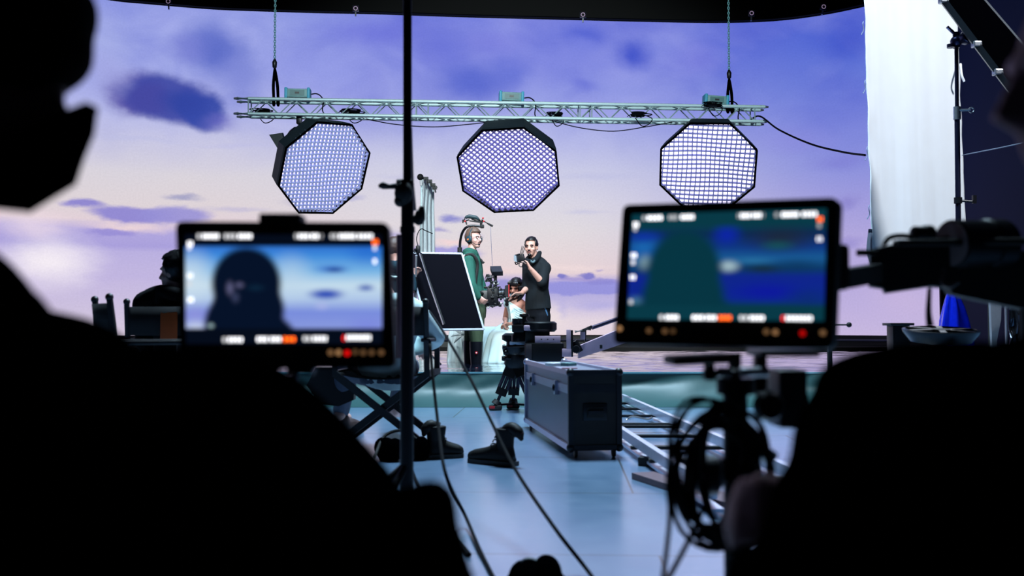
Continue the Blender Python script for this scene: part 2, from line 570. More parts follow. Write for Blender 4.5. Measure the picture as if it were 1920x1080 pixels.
small = [
    wb(95, 490, 120, 75, (252, 244, 248), .85, 1), wb(60, 425, 90, 36, (244, 226, 234), .6, 1),
    wb(240, 428, 130, 14, (242, 218, 216), .8, 1), wb(150, 384, 46, 13, (140, 132, 208), .95, .7), wb(240, 403, 100, 20, (142, 134, 210), .95, .55), wb(325, 404, 85, 20, (150, 144, 214), .9, .6), wb(440, 392, 90, 9, (186, 180, 216), .6, 1),
    wb(210, 437, 62, 9, (152, 142, 214), .9, .7), wb(255, 520, 180, 16, (188, 176, 224), .3, 1),
    wb(340, 371, 52, 9, (158, 158, 196), .85, .9), wb(545, 380, 44, 9, (190, 185, 208), .6, 1), wb(652, 370, 40, 12, (182, 180, 216), .85, .9), wb(250, 262, 130, 9, (188, 190, 228), .5, 1), wb(440, 275, 110, 7, (190, 190, 230), .5, 1),
    wb(1120, 330, 130, 10, (186, 188, 226), .4, 1), wb(1100, 398, 60, 8, (192, 192, 226), .5, 1), wb(760, 330, 90, 7, (192, 192, 226), .4, 1),
    wb(852, 410, 30, 13, (142, 142, 208), .95, .8), wb(832, 432, 26, 9, (160, 154, 208), .8, .9), wb(850, 455, 60, 9, (246, 214, 214), .8, 1), wb(825, 476, 90, 18, (164, 158, 220), .95, .5), wb(880, 440, 26, 10, (186, 180, 220), .6, 1),
    wb(740, 440, 50, 12, (176, 168, 216), .7, 1), wb(930, 505, 60, 8, (240, 214, 216), .6, 1), wb(942, 532, 34, 14, (156, 152, 214), .85, .6), wb(905, 540, 60, 8, (170, 164, 220), .8, .7),
    wb(1060, 500, 140, 9, (242, 222, 222), .6, 1), wb(1059, 518, 13, 9, (124, 122, 200), .95, .6), wb(1100, 517, 24, 9, (128, 124, 202), .95, .6), wb(1080, 525, 70, 6, (162, 150, 212), .8, .8), wb(1130, 507, 17, 5, (186, 172, 212), .8, .9),
    wb(1105, 541, 130, 14, (150, 148, 220), .95, .35), wb(1130, 530, 50, 8, (142, 138, 212), .8, .6),
    wb(1018, 598, 70, 46, (240, 226, 224), .8, 1), wb(1120, 572, 60, 16, (172, 168, 224), .6, 1), wb(1060, 580, 16, 30, (172, 168, 224), .4, 1),
]
col = paint(nt, dv2, col, small)
# LED grain: fine brightness flicker of the pixels
gr = nt.nodes.new('ShaderNodeTexNoise'); gr.inputs['Scale'].default_value = 26; gr.inputs['Detail'].default_value = 2
nt.links.new(uvn.outputs[0], gr.inputs['Vector'])
gm = nt.nodes.new('ShaderNodeMapRange'); gm.inputs['From Min'].default_value = 0.3; gm.inputs['From Max'].default_value = 0.7
gm.inputs['To Min'].default_value = 0.97; gm.inputs['To Max'].default_value = 1.03
nt.links.new(gr.outputs['Fac'], gm.inputs[0])
em = nt.nodes.new('ShaderNodeEmission'); nt.links.new(col, em.inputs[0]); nt.links.new(gm.outputs[0], em.inputs[1])
om = nt.nodes.new('ShaderNodeOutputMaterial'); nt.links.new(em.outputs[0], om.inputs[0])
me.materials.append(ml)
# frame of the wall: back panel, top rail, base rail
rl = MB()
for p, q in zip(wp, wp[1:]):
    d = (q - p).normalized(); n = V((-d.y, d.x, 0))
    rl.hexa([p + n * .06 + V((0, 0, ZB - .02)), q + n * .06 + V((0, 0, ZB - .02)), q + n * .3 + V((0, 0, ZB - .02)), p + n * .3 + V((0, 0, ZB - .02)),
             p + n * .06 + V((0, 0, ZT)), q + n * .06 + V((0, 0, ZT)), q + n * .3 + V((0, 0, ZT)), p + n * .3 + V((0, 0, ZT))])
rl.build('back_panel', M_black, led, False)
tr = MB()
tr.tube([p + V((0, .12, ZT + .08)) for p in wp[::2]], .028, 6)
tr.build('top_rail', M_blackmetal, led)
brail = MB()
for p, q in zip(wp, wp[1:]):
    d = (q - p).normalized(); n = V((-d.y, d.x, 0))
    brail.hexa([p - n * .1 + V((0, 0, .2)), q - n * .1 + V((0, 0, .2)), q + n * .2 + V((0, 0, .2)), p + n * .2 + V((0, 0, .2)),
                p - n * .02 + V((0, 0, ZB - .025)), q - n * .02 + V((0, 0, ZB - .025)), q + n * .2 + V((0, 0, ZB - .025)), p + n * .2 + V((0, 0, ZB - .025))])
brail.build('base_frame', M_blackplastic, led, False)
al = MB()
al.tube([p + V((0, -.11, ZB - .1)) for p in wp[::2]], .022, 6)
al.build('base_trim', mat('base_trim_grey', (110, 108, 125), .4, .6), led)
for i in range(0, len(wp) - 1, 12):
    MB().box(wp[i] + V((0, .25, .1)), (.12, .12, .2)).build('foot', M_blackmetal, led, False)

# five square tracking plates clamped along the top of the LED wall
wtxt = ['square plate with a ring on the wall top, over the bent-in cloud end', 'square ringed plate on the wall top between the first chain and the dark pole', 'square ringed plate on the wall top between the two hanging chains', 'square ringed plate on the wall top just past the second chain', 'tilted square ringed plate on the wall top near the white cloth']
for k, (px, py) in enumerate([(316, 3), (667, 16), (1093, 28), (1409, 25), (1544, 13)]):
    s, z, Y = wall_sz(px, py)
    c = P(px, py, Y - .1)
    t = thing('tracking_plate', wtxt[k], 'marker plate', c, 'ringed square plates along the top of the LED wall')
    rot = Matrix.Rotation(math.radians([-4, 0, 0, 3, 12][k]), 3, 'Y')
    X, Z = rot @ V((1, 0, 0)), rot @ V((0, 0, 1)); Yv = V((0, 1, 0))
    MB().box(c, (.14, .03, .14), (X, Yv, Z), .006).build('plate', mat('plate_grey', (60, 58, 80), .4, .5), t)
    MB().box(c - Yv * .017, (.115, .006, .115), (X, Yv, Z)).build('face', M_black, t)
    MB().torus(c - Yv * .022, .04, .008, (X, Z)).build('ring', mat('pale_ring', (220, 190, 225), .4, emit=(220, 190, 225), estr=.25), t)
    MB().bar(c - Z * .07, c - Z * .17, .03).build('clamp', M_steel, t, False)

# ------------------------------------------------------------------ pool
PZ = 0.295
WZ = 0.275
PY0 = 9.65
pool = thing('pool', 'wide shallow pool of rippled water with a teal tarp edge', 'pool', (0, 9.65, 0))
wm = bpy.data.materials.new('pool_water'); wm.use_nodes = True
nt = wm.node_tree; b = nt.nodes['Principled BSDF']
b.inputs['Base Color'].default_value = L3(16, 24, 40); b.inputs['Roughness'].default_value = 0.06; b.inputs['IOR'].default_value = 1.5
b.inputs['Coat Weight'].default_value = 0.6; b.inputs['Coat Roughness'].default_value = 0.03
mb = MB()
ys = []; y = PY0 + .03
while y < 19.3:
    ys.append(y); y += .034 + (y - PY0) * .003
ys.append(19.3)
rows = []
for y in ys:
    row = []
    for i in range(151):
        x = -7.5 + 15 * i / 150
        z = .010 * NZ.noise(V((x * 1.1, y * 4.2, 1.7))) + .006 * NZ.noise(V((x * 2.6 + y * .4, y * 8.5, 6.1))) + .003 * NZ.noise(V((x * 5, y * 14, 9.1)))
        row.append(mb.bm.verts.new((x, y, WZ + z)))
    rows.append(row)
for a, c in zip(rows, rows[1:]):
    for i in range(150):
        mb.bm.faces.new((a[i], a[i + 1], c[i + 1], c[i]))
mb.build('water', wm, pool, True, 180)
# tarp skirt with folds
M_tarp = mat('teal_pool_tarp', (28, 70, 72), 0.5, var=.15, scale=3)
mb = MB(); NXc, NZc = 220, 12
gridv = []
for i in range(NXc + 1):
    x = -7.5 + 15 * i / NXc
    colv = []
    for j in range(NZc + 1):
        t = j / NZc
        z = PZ * (1 - t)
        fold = NZ.noise(V((x * 1.1, t * .8, 3.1))) * .09 + NZ.noise(V((x * 3.1 + t * 1.5, t * 1.2, 9.7))) * .04
        y = PY0 - .02 - .05 * t - .30 * t ** 3.2 - fold * math.sin(PI * min(1, t * 1.05)) * .9
        if j == NZc:
            y -= .02
        colv.append(mb.bm.verts.new((x, y, z + .002)))
    gridv.append(colv)
for a, c in zip(gridv, gridv[1:]):
    for j in range(NZc):
        mb.bm.faces.new((a[j], c[j], c[j + 1], a[j + 1]))
mb.build('skirt', M_tarp, pool, True, 180)
mb = MB()
mb.tube([V((-7.5, PY0 - .01, PZ)), V((7.5, PY0 - .01, PZ))], .015, 8)
mb.build('front_rim', mat('pale_teal_rim', (48, 96, 112), .4, var=.05), pool)
mb = MB(); mb.box((0, 19.36, .17), (15.2, .1, .34)); mb.build('back_rim', M_black, pool, False)
mb = MB(); mb.box((-7.55, 14.5, .15), (.1, 9.7, .3)); mb.build('side_rim', M_tarp, pool, False)
mb = MB(); mb.box((7.55, 14.5, .15), (.1, 9.7, .3)); mb.build('side_rim', M_tarp, pool, False)

# ------------------------------------------------------------------ truss
TA, TB = P(448, 202, 13.7), P(1430, 217, 14.2)
td = (TB - TA).normalized(); tn = V((-td.y, td.x, 0)).normalized(); tu = V((0, 0, 1))
TL_ = (TB - TA).length
TH = .105
truss = thing('lighting_truss', 'long silver box truss hanging level on two chains across the sky', 'truss', (TA + TB) / 2)
for su in (-1, 1):
    for sn in (-1, 1):
        o = tu * (su * TH) + tn * (sn * TH)
        MB().tube([TA + o, TB + o], .024, 10).build('chord', M_alu, truss)
nseg = 34
def pt(i, su, sn):
    return TA + td * (TL_ * (0.02 + 0.96 * i / nseg)) + tu * (su * TH) + tn * (sn * TH)
for (s0, s1) in (((-1, -1), (1, -1)), ((-1, 1), (1, 1)), ((-1, -1), (-1, 1)), ((1, -1), (1, 1))):
    mb = MB()
    for i in range(nseg):
        a, c = (s0, s1) if i % 2 == 0 else (s1, s0)
        mb.tube([pt(i, *a), pt(i + 1, *c)], .008, 6)
    for i in (0, nseg // 3, nseg // 3 + .8, 2 * nseg // 3, 2 * nseg // 3 + .8, nseg):
        mb.tube([pt(i, *s0), pt(i, *s1)], .009, 6)
    mb.build('lattice', mat('lattice_aluminium', (120, 142, 148), .55, .1), truss)
for e in (TA, TB):
    for su in (-1, 1):
        for sn in (-1, 1):
            o = e + tu * (su * TH) + tn * (sn * TH)
            s = -1 if e is TA else 1
            MB().tube([o, o + td * (s * .05)], [.02, .013], 8).build('coupler', M_steel, truss)

def truss_at(px):
    t = (px - 448) / (1430 - 448)
    return TA + (TB - TA) * t

def chain(px_top, px_bot, py_hook, label, strands):
    base = truss_at(px_bot)
    hk = P(px_bot, py_hook, base.y)
    top = V((hk.x, hk.y, 8.5))
    t = thing('hoist_chain', label, 'chain', hk, 'hoist chains holding up the truss')
    mb = MB(); L = 0.036; n = int((5.6 - hk.z) / L)
    for i in range(n):
        c = hk + V((0, 0, .05 + i * L))
        X = V((1, 0, 0)) if i % 2 else V((0, 1, 0))
        mb.torus(c, .024, .0062, (V((0, 0, 1)), X), 8, 4, e=.55)
    mb.build('chain', mat('chain_steel', (130, 185, 190), .4, .6), t)
    MB().tube([hk + V((0, 0, .05)), hk + V((0, 0, 5.6))][0:0] + [V((hk.x, hk.y, 5.6)), V((hk.x, hk.y, 9.9))], .012, 6).build('upper_chain', M_steel, t)
    MB().lathe(hk + V((0, 0, -.08)), [(.012, 0), (.03, .02), (.034, .09), (.02, .12), (.012, .14)]).build('hook', M_blackmetal, t)
    for sx in strands:
        bot = base + tu * TH + td * (sx * .03)
        mb = MB()
        q = [hk + V((0, 0, -.06)), hk * .75 + bot * .25 + td * (sx * .0) , hk * .4 + bot * .6 + td * (sx * .01), bot + V((0, 0, .03))]
        mb.tube(q, [.012, .02, .022, .02], 8, 4)
        mb.torus(bot - V((0, 0, .02)), .045, .018, (V((0, 0, 1)), tn), 14, 6)
        mb.build('sling', M_flagcloth, t)
chain(513, 515, 118, 'steel hoist chain with black sling beside the first teal ballast', (-1, 1))
chain(1365, 1367, 138, 'steel hoist chain with black sling beside the last teal ballast', (-1, 1))

# ballasts
for px, lab, tilt in ((555, 'teal-ended ballast box on the truss above the turned softbox', 0), (950, 'teal-ended ballast box on the truss above the middle softbox', .03), (1339, 'teal-ended ballast box next to the second chain sling', .06)):
    c = truss_at(px) + tu * (TH + .024 + .075)
    t = thing('ballast', lab, 'ballast', c - V((0, 0, .08)), 'teal ballasts on top of the truss')
    X = (td * math.cos(tilt) - tu * math.sin(tilt)); Z = tu * math.cos(tilt) + td * math.sin(tilt)
    MB().box(c, (.28, .16, .12), (X, tn, Z), .008).build('body', M_tealgrey, t)
    MB().box(c - tn * .082, (.2, .006, .075), (X, tn, Z)).build('label_plate', mat('label_plate', (66, 105, 108), .5), t, False)
    MB().box(c - tn * .087, (.06, .004, .025), (X, tn, Z)).build('label_badge', M_blackplastic, t, False)
    for s in (-1, 1):
        MB().box(c + X * (s * .155), (.04, .18, .155), (X, tn, Z), .012).build('end_cap', M_teal, t)
    a = c + X * .18
    MB().tube([a, a + X * .07 + Z * .01, a + X * .13 - Z * .02, a + X * .17 - Z * .09, a + X * .16 - Z * .22, a + X * .2 - Z * .3], .009, 6, 5).build('power_lead', M_cable, t)

# ------------------------------------------------------------------ softboxes
def softbox(c, nrm, roll, R, grid_roll, depth, label, px_clamp, seed, cells=23, glow_s=1.0, gcol=(100, 98, 172), hw=.0052):
    nrm = V(nrm).normalized()
    r = nrm.cross(V((0, 0, 1))).normalized() * -1
    u = r.cross(nrm).normalized()
    if u.z < 0:
        u = -u
    r, u = r * math.cos(roll) + u * math.sin(roll), u * math.cos(roll) - r * math.sin(roll)
    t = thing('softbox', label, 'softbox', c, 'octagonal softboxes hung from the truss')
    ang = [PI / 8 + i * PI / 4 for i in range(8)]
    rim = [c + r * (R * math.cos(a)) + u * (R * math.sin(a)) for a in ang]
    back = [c - nrm * depth + r * (.16 * math.cos(a)) + u * (.16 * math.sin(a)) for a in ang]
    mid = [c - nrm * (depth * .5) + r * (R * .92 * math.cos(a)) + u * (R * .92 * math.sin(a)) for a in ang]
    fr = [p + nrm * .06 for p in rim]
    mb = MB()
    lay = [[mb.bm.verts.new(p) for p in L] for L in (fr, rim, mid, back)]
    for A, B in zip(lay, lay[1:]):
        for i in range(8):
            j = (i + 1) % 8
            mb.bm.faces.new((A[i], A[j], B[j], B[i]))
    mb.bm.faces.new(lay[-1])
    o = mb.build('shell', M_nylon, t, False)
    md = o.modifiers.new('thickness', 'SOLIDIFY'); md.thickness = .008; md.offset = 1
    # diffuser cloth
    mb = MB()
    ctr = mb.bm.verts.new(c - nrm * .07)
    ring = [mb.bm.verts.new(p - nrm * .03) for p in [c + (q - c) * .985 for q in rim]]
    for i in range(8):
        mb.bm.faces.new((ctr, ring[i], ring[(i + 1) % 8]))
    mb.build('diffuser', glow('softbox_glow_%d' % seed, (226, 218, 255), glow_s), t)
    # fabric egg-crate grid
    g0, g1 = r * math.cos(grid_roll) + u * math.sin(grid_roll), u * math.cos(grid_roll) - r * math.sin(grid_roll)
    mb = MB(); ap = R * math.cos(PI / 8)
    rnd = random.Random(seed)
    ph1, ph2 = rnd.random() * 6, rnd.random() * 6
    for (ga, gb, ph) in ((g0, g1, ph1), (g1, g0, ph2)):
        for k in range(-cells // 2, cells // 2 + 1):
            off = (k + .5) * (2 * ap / cells)
            lo, hi = -9, 9
            for i in range(8):
                nn = r * math.cos(i * PI / 4) + u * math.sin(i * PI / 4)
                den = ga.dot(nn); rhs = ap - off * gb.dot(nn)
                if abs(den) < 1e-6:
                    if rhs < 0: lo, hi = 1, -1
                elif den > 0: hi = min(hi, rhs / den)
                else: lo = max(lo, rhs / den)
            if hi - lo < .08: continue
            NS = 10
            pv = None
            for i in range(NS + 1):
                x = lo + (hi - lo) * i / NS
                wob = .007 * math.sin(x * 5.5 + ph + k * .35)
                sag = .035 * (1 - (x * x + off * off) / (ap * ap))
                q = c + ga * x + gb * (off + wob) + nrm * (.04 - sag * .8)
                cur = [mb.bm.verts.new(q + gb * s * hw + nrm * h) for s, h in ((-1, .02), (1, .02), (1, -.02), (-1, -.02))]
                if pv:
                    for a_ in range(4):
                        b_ = (a_ + 1) % 4
                        mb.bm.faces.new((pv[a_], pv[b_], cur[b_], cur[a_]))
                pv = cur
    mb.build('grid', mat('lit_grid_fabric_%d' % seed, gcol, .6), t, False)  # strip colour carries the diffuser's glow, chosen per softbox
    mb = MB()
    mb.tube([p for p in fr[:1] + fr[1:] + fr[:1]], .016, 6)
    mb.build('rim_piping', M_flagcloth, t)
    # lamp head behind
    lc = c - nrm * depth
    X, Y_, Z = r, nrm, u
    MB().lathe(lc - nrm * .3, [(.09, 0), (.12, .03), (.12, .25), (.17, .28), (.17, .32)], (r, u, nrm)).build('lamp_head', M_blackmetal, t)
    ck = truss_at(px_clamp) - tu * (TH + .05)
    yk = [lc - nrm * .15 + r * .2, lc - nrm * .15 + r * .22 + tu * .22, V((ck.x, ck.y, ck.z - .1)), lc - nrm * .15 - r * .22 + tu * .22, lc - nrm * .15 - r * .2]
    MB().tube(yk, .014, 8, 3).build('yoke', M_blackmetal, t)
    MB().box(ck, (.07, .1, .13), None, .01).tube([ck - tu * .05, ck - tu * .14], .015, 8).build('clamp', M_blackmetal, t)
    return t, r, u, nrm, rim

tb, r_, u_, n_, rim_ = softbox(P(606, 314, 13.75), V((.60, -.64, -.46)), math.radians(4), .71, math.radians(4), .5, 'turned octagonal softbox hanging over the monitor with the clip on top', 558, 1, glow_s=1.7, gcol=(168, 176, 226), hw=.007)
# loose flap on the turned softbox
fl = P(518, 262, 13.6)
MB().prism([fl + V((-.1, 0, .07)), fl + V((.07, .02, .1)), fl + V((.12, 0, -.06)), fl + V((.02, -.02, -.12))], V((.01, .05, .01))).build('loose_flap', M_nylon, tb, False)
softbox(P(954, 317, 14.0), V((-.06, -.72, -.66)), math.radians(3), .745, math.radians(42), .55, 'middle octagonal softbox glowing above the camera crew', 943, 2, glow_s=2.6)
softbox(P(1327, 312, 14.1), V((-.16, -.82, -.50)), math.radians(-3), .715, math.radians(-1), .55, 'brightest octagonal softbox glowing above the teal-screened monitor', 1339, 3, cells=20, glow_s=2.6, gcol=(110, 114, 176), hw=.0075)

# cables on the truss
def cable(name, label, pts, r, group=None, sm=6, m=None, cat='cable'):
    return tag(MB().tube(pts, r, 8, sm).build(name, m or M_cable, None), label, cat, group)

Yt = 13.85
cable('sagging_cable', 'black cable sagging from the truss end to the white cloth', [P(1405, 226, 14.1), P(1425, 218, 14.1), P(1460, 243, 13.6), P(1520, 270, 12.6), P(1580, 285, 11.4), P(1622, 291, 10.4)], .012)
cable('thin_cable', 'thin dark cable hanging under the truss between two softboxes', [P(680, 222, Yt), P(740, 233, Yt), P(810, 238, Yt), P(870, 234, Yt), P(915, 229, Yt)], .007)
cable('thin_cable', 'thin dark cable dipping under the truss towards the brightest softbox', [P(1040, 228, Yt), P(1090, 240, Yt), P(1150, 246, Yt), P(1210, 238, Yt), P(1260, 229, Yt)], .007)
def bundle(px, py, w, label, seed):
    rn = random.Random(seed)
    c = P(px, py, Yt + .1)
    mb = MB()
    for k in range(5):
        R = w * (.6 + rn.random() * .6)
        c2 = c + V((rn.uniform(-.04, .04), rn.uniform(-.03, .03), .01 + k * .012))
        mb.torus(c2, R, .008, (td, tn), 18, 5, e=.5)
    mb.tube([c + td * -w * 1.4, c + td * -.5 * w + tu * .06, c + td * .3 * w + tu * .03, c + td * 1.3 * w - tu * .02, c + td * 1.0 * w - tu * .1, c + td * .2 * w - tu * .13, c - td * .5 * w - tu * .02], .007, 6, 5)
    tag(mb.build('cable_bundle', M_cable, None), label, 'cable', 'coiled cable bundles lying in the truss')
bundle(492, 213, .13, 'coiled black cable bundle at the end of the truss below the first sling', 1)
bundle(658, 213, .14, 'coiled black cable bundle in the truss above the turned softbox', 2)
bundle(1040, 219, .1, 'small coiled cable bundle in the truss above the middle softbox', 3)
bundle(1200, 219, .13, 'coiled cable bundle in the truss with a strap above it', 4)
bundle(1335, 200, .11, 'looped cable bundle inside the truss above the brightest softbox', 5)

# ------------------------------------------------------------------ tall white cloth, its stand and the black flag
cl = thing('hanging_cloth', 'tall white cloth hanging in front of the right end of the LED wall'.replace('right ', ''), 'cloth', P(1715, 610, 10))
mb = MB(); NU, NV = 60, 40
A0, A1 = P(1616, -60, 10), P(1790, -60, 10.6)
B0, B1 = P(1634, 500, 10), P(1812, 470, 10.6)
rows = []
for j in range(NV + 1):
    t = j / NV
    row = []
    for i in range(NU + 1):
        s = i / NU
        p = (A0 * (1 - s) + A1 * s) * (1 - t) + (B0 * (1 - s) + B1 * s) * t
        d = NZ.noise(V((s * 7 + t * .6, t * .9, 1.3))) * .02 + NZ.noise(V((s * 22, t * 1.6, 5.5))) * .003
        if s < .1:
            d += .05 * (1 - s / .1) * (.6 + NZ.noise(V((t * 9, 2, 2))))
        p = p + V((NZ.noise(V((t * 14, s * 2, 7))) * .012 * (1 if s in (0, 1) else .2), -d, 0))
        row.append(mb.bm.verts.new(p))
    rows.append(row)
for a, c in zip(rows, rows[1:]):
    for i in range(NU):
        mb.bm.faces.new((a[i], a[i + 1], c[i + 1], c[i]))
o = mb.build('cloth', M_whitecloth, cl, True, 180)
md = o.modifiers.new('thickness', 'SOLIDIFY'); md.thickness = .006
for py in (40, 150, 275, 385, 440):
    mb = MB()
    q = P(1616 + (py + 60) / 560 * 18, py, 9.97)
    mb.tube([q, q + V((-.015, -.02, -.03)), q + V((-.005, -.01, -.09)), q + V((-.03, -.01, -.14))], .005, 5, 4)
    mb.build('tie_cord', mat('grey_cord', (120, 135, 160), .7), cl)
mb = MB(); mb.bar(A0 + V((-.02, .05, 0)), A1 + V((.02, .05, 0)), .04); mb.build('top_bar', M_steel, cl)
MB().tube([P(1632, 430, 9.95), P(1630, 470, 9.94), P(1636, 500, 9.93), P(1628, 530, 9.95)], [.02, .03, .025, .012], 8, 4).build('gathered_edge', mat('grey_gather', (70, 75, 90), .7), cl)
MB().tube([P(1801, 120, 10.5), P(1803, 140, 10.4), P(1808, 153, 10.4)], .012, 6, 4).build('tie_cord', M_whitecloth, cl)

st = thing('light_stand', 'slim dark light stand holding the black flag in front of the white cloth', 'stand', G(1790, 790))
q0 = P(1793, 70, 8.6); q1 = V((q0.x - .02, 8.6, .0))
pz = lambda py: q0 + (q1 - q0) * ((py - 70) / (830 - 70))
M_stand = mat('dark_stand_metal', (40, 42, 70), .28, .85)
MB().tube([q0, pz(215)], .017, 10).build('upper_tube', M_stand, st)
MB().tube([pz(212), q1], .023, 10).build('lower_tube', M_stand, st)
MB().tube([pz(212), pz(238)], .032, 12).tube([pz(220) + V((0, -.02, 0)), pz(220) + V((.1, -.03, 0))], .011, 8).torus(pz(220) + V((.11, -.03, 0)), .022, .006, (V((1, 0, 0)), V((0, 0, 1))), 12, 5).build('collar', M_steel, st)
MB().tube([pz(396), pz(408)], .034, 12).tube([pz(402), pz(402) + V((.13, 0, -.01))], .011, 8).box(pz(400) + V((.14, 0, 0)), (.03, .03, .07)).build('collar', M_blackmetal, st)
hd = MB(); hd.ball(pz(78), (.05, .06, .05)).tube([pz(92), pz(60)], .03, 10).lathe(pz(76) + V((.05, -.05, 0)), [(.055, 0), (.06, .02), (.06, .07), (.05, .09)], (V((1, 0, 0)), V((0, 0, 1)), V((0, -1, 0)))).tube([pz(66), pz(58) + V((-.09, -.03, .03))], .014, 8).tube([pz(84), pz(84) + V((-.06, -.03, -.03))], .016, 8).lathe(pz(84) + V((-.06, -.03, -.03)), [(.035, -.01), (.035, .02)], None, 12)
hd.build('grip_head', M_stand, st)
for ang in (.3, 2.4, 4.4):
    MB().tube([q1 + V((0, 0, .55)), q1 + V((math.cos(ang) * .5, math.sin(ang) * .5, .015))], .014, 8).build('leg', M_stand, st)

fg = thing('black_flag', 'large black cloth flag tilted on the slim stand above the white cloth', 'flag', P(1850, 80, 8.5))
f0, f1 = P(1700, -90, 8.55), P(1915, 195, 8.2)
g0, g1 = P(1766, -90, 8.9), P(2040, 230, 8.5)
mb = MB(); mb.prism([f0, f1, g1, g0], (f1 - f0).cross(g0 - f0).normalized() * .012); mb.build('cloth', M_flagcloth, fg, False)
mb = MB(); mb.bar(f0, f1, .05, .05); mb.build('frame_rod', mat('flag_rod', (28, 38, 48), .35, .6), fg)
mb = MB(); mb.bar(g0, g1, .035, .035); mb.build('frame_rod', M_steel, fg)
for t in (.33, .62, .8):
    MB().box(f0 + (f1 - f0) * t, (.07, .07, .05), None, .01).build('clip', M_steel, fg, False)
cable('thin_cable', 'pale thin wire running from the white cloth across the navy wall', [P(1804, 291, 10.5), P(1850, 282, 10.2), P(1890, 274, 9.9), P(2000, 250, 9.5)], .006, None, 5, mat('pale_wire', (110, 125, 150), .4))

# ------------------------------------------------------------------ far white drape on a frame with a ball-topped stand
fd = thing('hanging_drape', 'narrow sheer white drape on a clamped frame behind the black board', 'drape', P(802, 640, 15.5))
mb = MB(); NU, NV = 50, 24
rows = []
for j in range(NV + 1):
    t = j / NV; row = []
    for i in range(NU + 1):
        s = i / NU
        top = P(790 + 24 * s, 336 + 14 * s * s, 15.4 + .3 * s); bot = P(781 + 38 * s, 655, 15.4 + .3 * s)
        p = top * (1 - t) + bot * t
        p = p + V((NZ.noise(V((t * 5, s, 3))) * .02, .07 * math.sin(s * 24 + t * 1.5) * (.4 + .6 * t), 0))
        row.append(mb.bm.verts.new(p))
    rows.append(row)
for a, c in zip(rows, rows[1:]):
    for i in range(NU):
        mb.bm.faces.new((a[i], a[i + 1], c[i + 1], c[i]))
o = mb.build('cloth', mat('sheer_white', (222, 232, 238), .8), fd, True, 180)
MB().tube([P(793, 334, 15.6), P(818, 352, 15.9)], .025, 8).build('frame_bar', M_blackmetal, fd)
for px, py in ((799, 335), (806, 340), (812, 347), (815, 352)):
    MB().box(P(px, py, 15.35), (.07, .06, .05)).tube([P(px, py, 15.3), P(px + 2, py + 9, 15.3)], .012, 6).build('clip', M_blackmetal, fd)
MB().tube([P(797, 345, 15.8), P(797, 655, 15.8)], .025, 8).build('upright', M_alu, fd)
bs = thing('ball_top_stand', 'thin stand with a round black ball on top beside the sheer drape', 'stand', P(786, 655, 15.2))
MB().ball(P(788, 332, 15.2), .05).build('ball', M_black, bs)
MB().tube([P(789, 338, 15.2), P(790, 348, 15.2)], .02, 8).build('neck', M_whitecloth, bs)
MB().tube([P(790, 348, 15.2), P(788, 662, 15.2)], .012, 8).build('pole', M_alu, bs)
# ================================================================== people
M_skin = mat('fair_skin', (206, 160, 150), .5, var=.06, scale=12)
M_skin2 = mat('olive_skin', (196, 150, 136), .5, var=.06, scale=12)
M_skin3 = mat('brown_skin', (180, 124, 108), .5, var=.06, scale=12)
M_hairb = mat('brown_hair', (66, 48, 44), .55, var=.4, scale=60, bump=.3)
M_hairk = mat('black_hair', (14, 12, 16), .4, var=.4, scale=60, bump=.3)
M_eye = mat('dark_eye', (20, 18, 22), .2)
M_lip = mat('lips', (150, 90, 90), .5)

def lerp(a, b, t): return a * (1 - t) + b * t

def head_axes(f, up=V((0, 0, 1))):
    f = V(f).normalized()
    s = f.cross(up).normalized()
    return s, f, s.cross(f).normalized()

def head_shape(mb, c, f, k=1.0, up=V((0, 0, 1))):
    s, f, u = head_axes(f, up)
    q = lambda x, y, z: c + s * (x * k) + f * (y * k) + u * (z * k)
    ax = (s, f, u)
    mb.ball(q(0, -.012, .035), (.076 * k, .096 * k, .088 * k), ax)
    mb.ball(q(0, .028, -.03), (.060 * k, .066 * k, .080 * k), ax)
    mb.ball(q(0, .052, -.088), (.036 * k, .036 * k, .026 * k), ax)
    mb.loft([(q(0, .082, .022), s * .009 * k, f * .012 * k), (q(0, .098, -.005), s * .012 * k, f * .014 * k), (q(0, .106, -.026), s * .017 * k, f * .018 * k), (q(0, .092, -.038), s * .016 * k, f * .014 * k)], 10)
    mb.ball(q(0, .076, .03), (.05 * k, .02 * k, .012 * k), ax)
    for e in (-1, 1):
        mb.ball(q(e * .077, -.008, -.006), (.012 * k, .02 * k, .032 * k), ax, 10, 8)
        mb.ball(q(e * .042, .055, -.025), (.024 * k, .026 * k, .022 * k), ax, 10, 8)
    mb.ball(q(0, .083, -.06), (.024 * k, .014 * k, .012 * k), ax, 10, 8)
    return q, ax

def face_parts(root, c, f, k, brow, up=V((0, 0, 1)), moustache=None, beard=None, closed=False):
    s, f, u = head_axes(f, up)
    q = lambda x, y, z: c + s * (x * k) + f * (y * k) + u * (z * k)
    for e in (-1, 1):
        if not closed:
            MB().ball(q(e * .031, .082, .006), (.014 * k, .008 * k, .007 * k), (s, f, u), 10, 8).build('eye', M_eye, root)
        else:
            MB().ball(q(e * .031, .082, .003), (.017 * k, .006 * k, .003 * k), (s, f, u), 10, 8).build('eye', M_eye, root)
        MB().tube([q(e * .013, .093, .026), q(e * .032, .09, .031), q(e * .05, .076, .024)], .005 * k, 6, 3).build('eyebrow', brow, root)
    MB().ball(q(0, .092, -.06), (.02 * k, .008 * k, .007 * k), (s, f, u), 10, 8).build('mouth', M_lip, root)
    if moustache:
        MB().tube([q(-.024, .082, -.056), q(-.012, .095, -.046), q(.012, .095, -.046), q(.024, .082, -.056)], .0055 * k, 6, 3).build('moustache', moustache, root)
    if beard:
        MB().ball(q(0, .07, -.094), (.026 * k, .026 * k, .022 * k), (s, f, u), 12, 8).build('beard', beard, root)
    return q

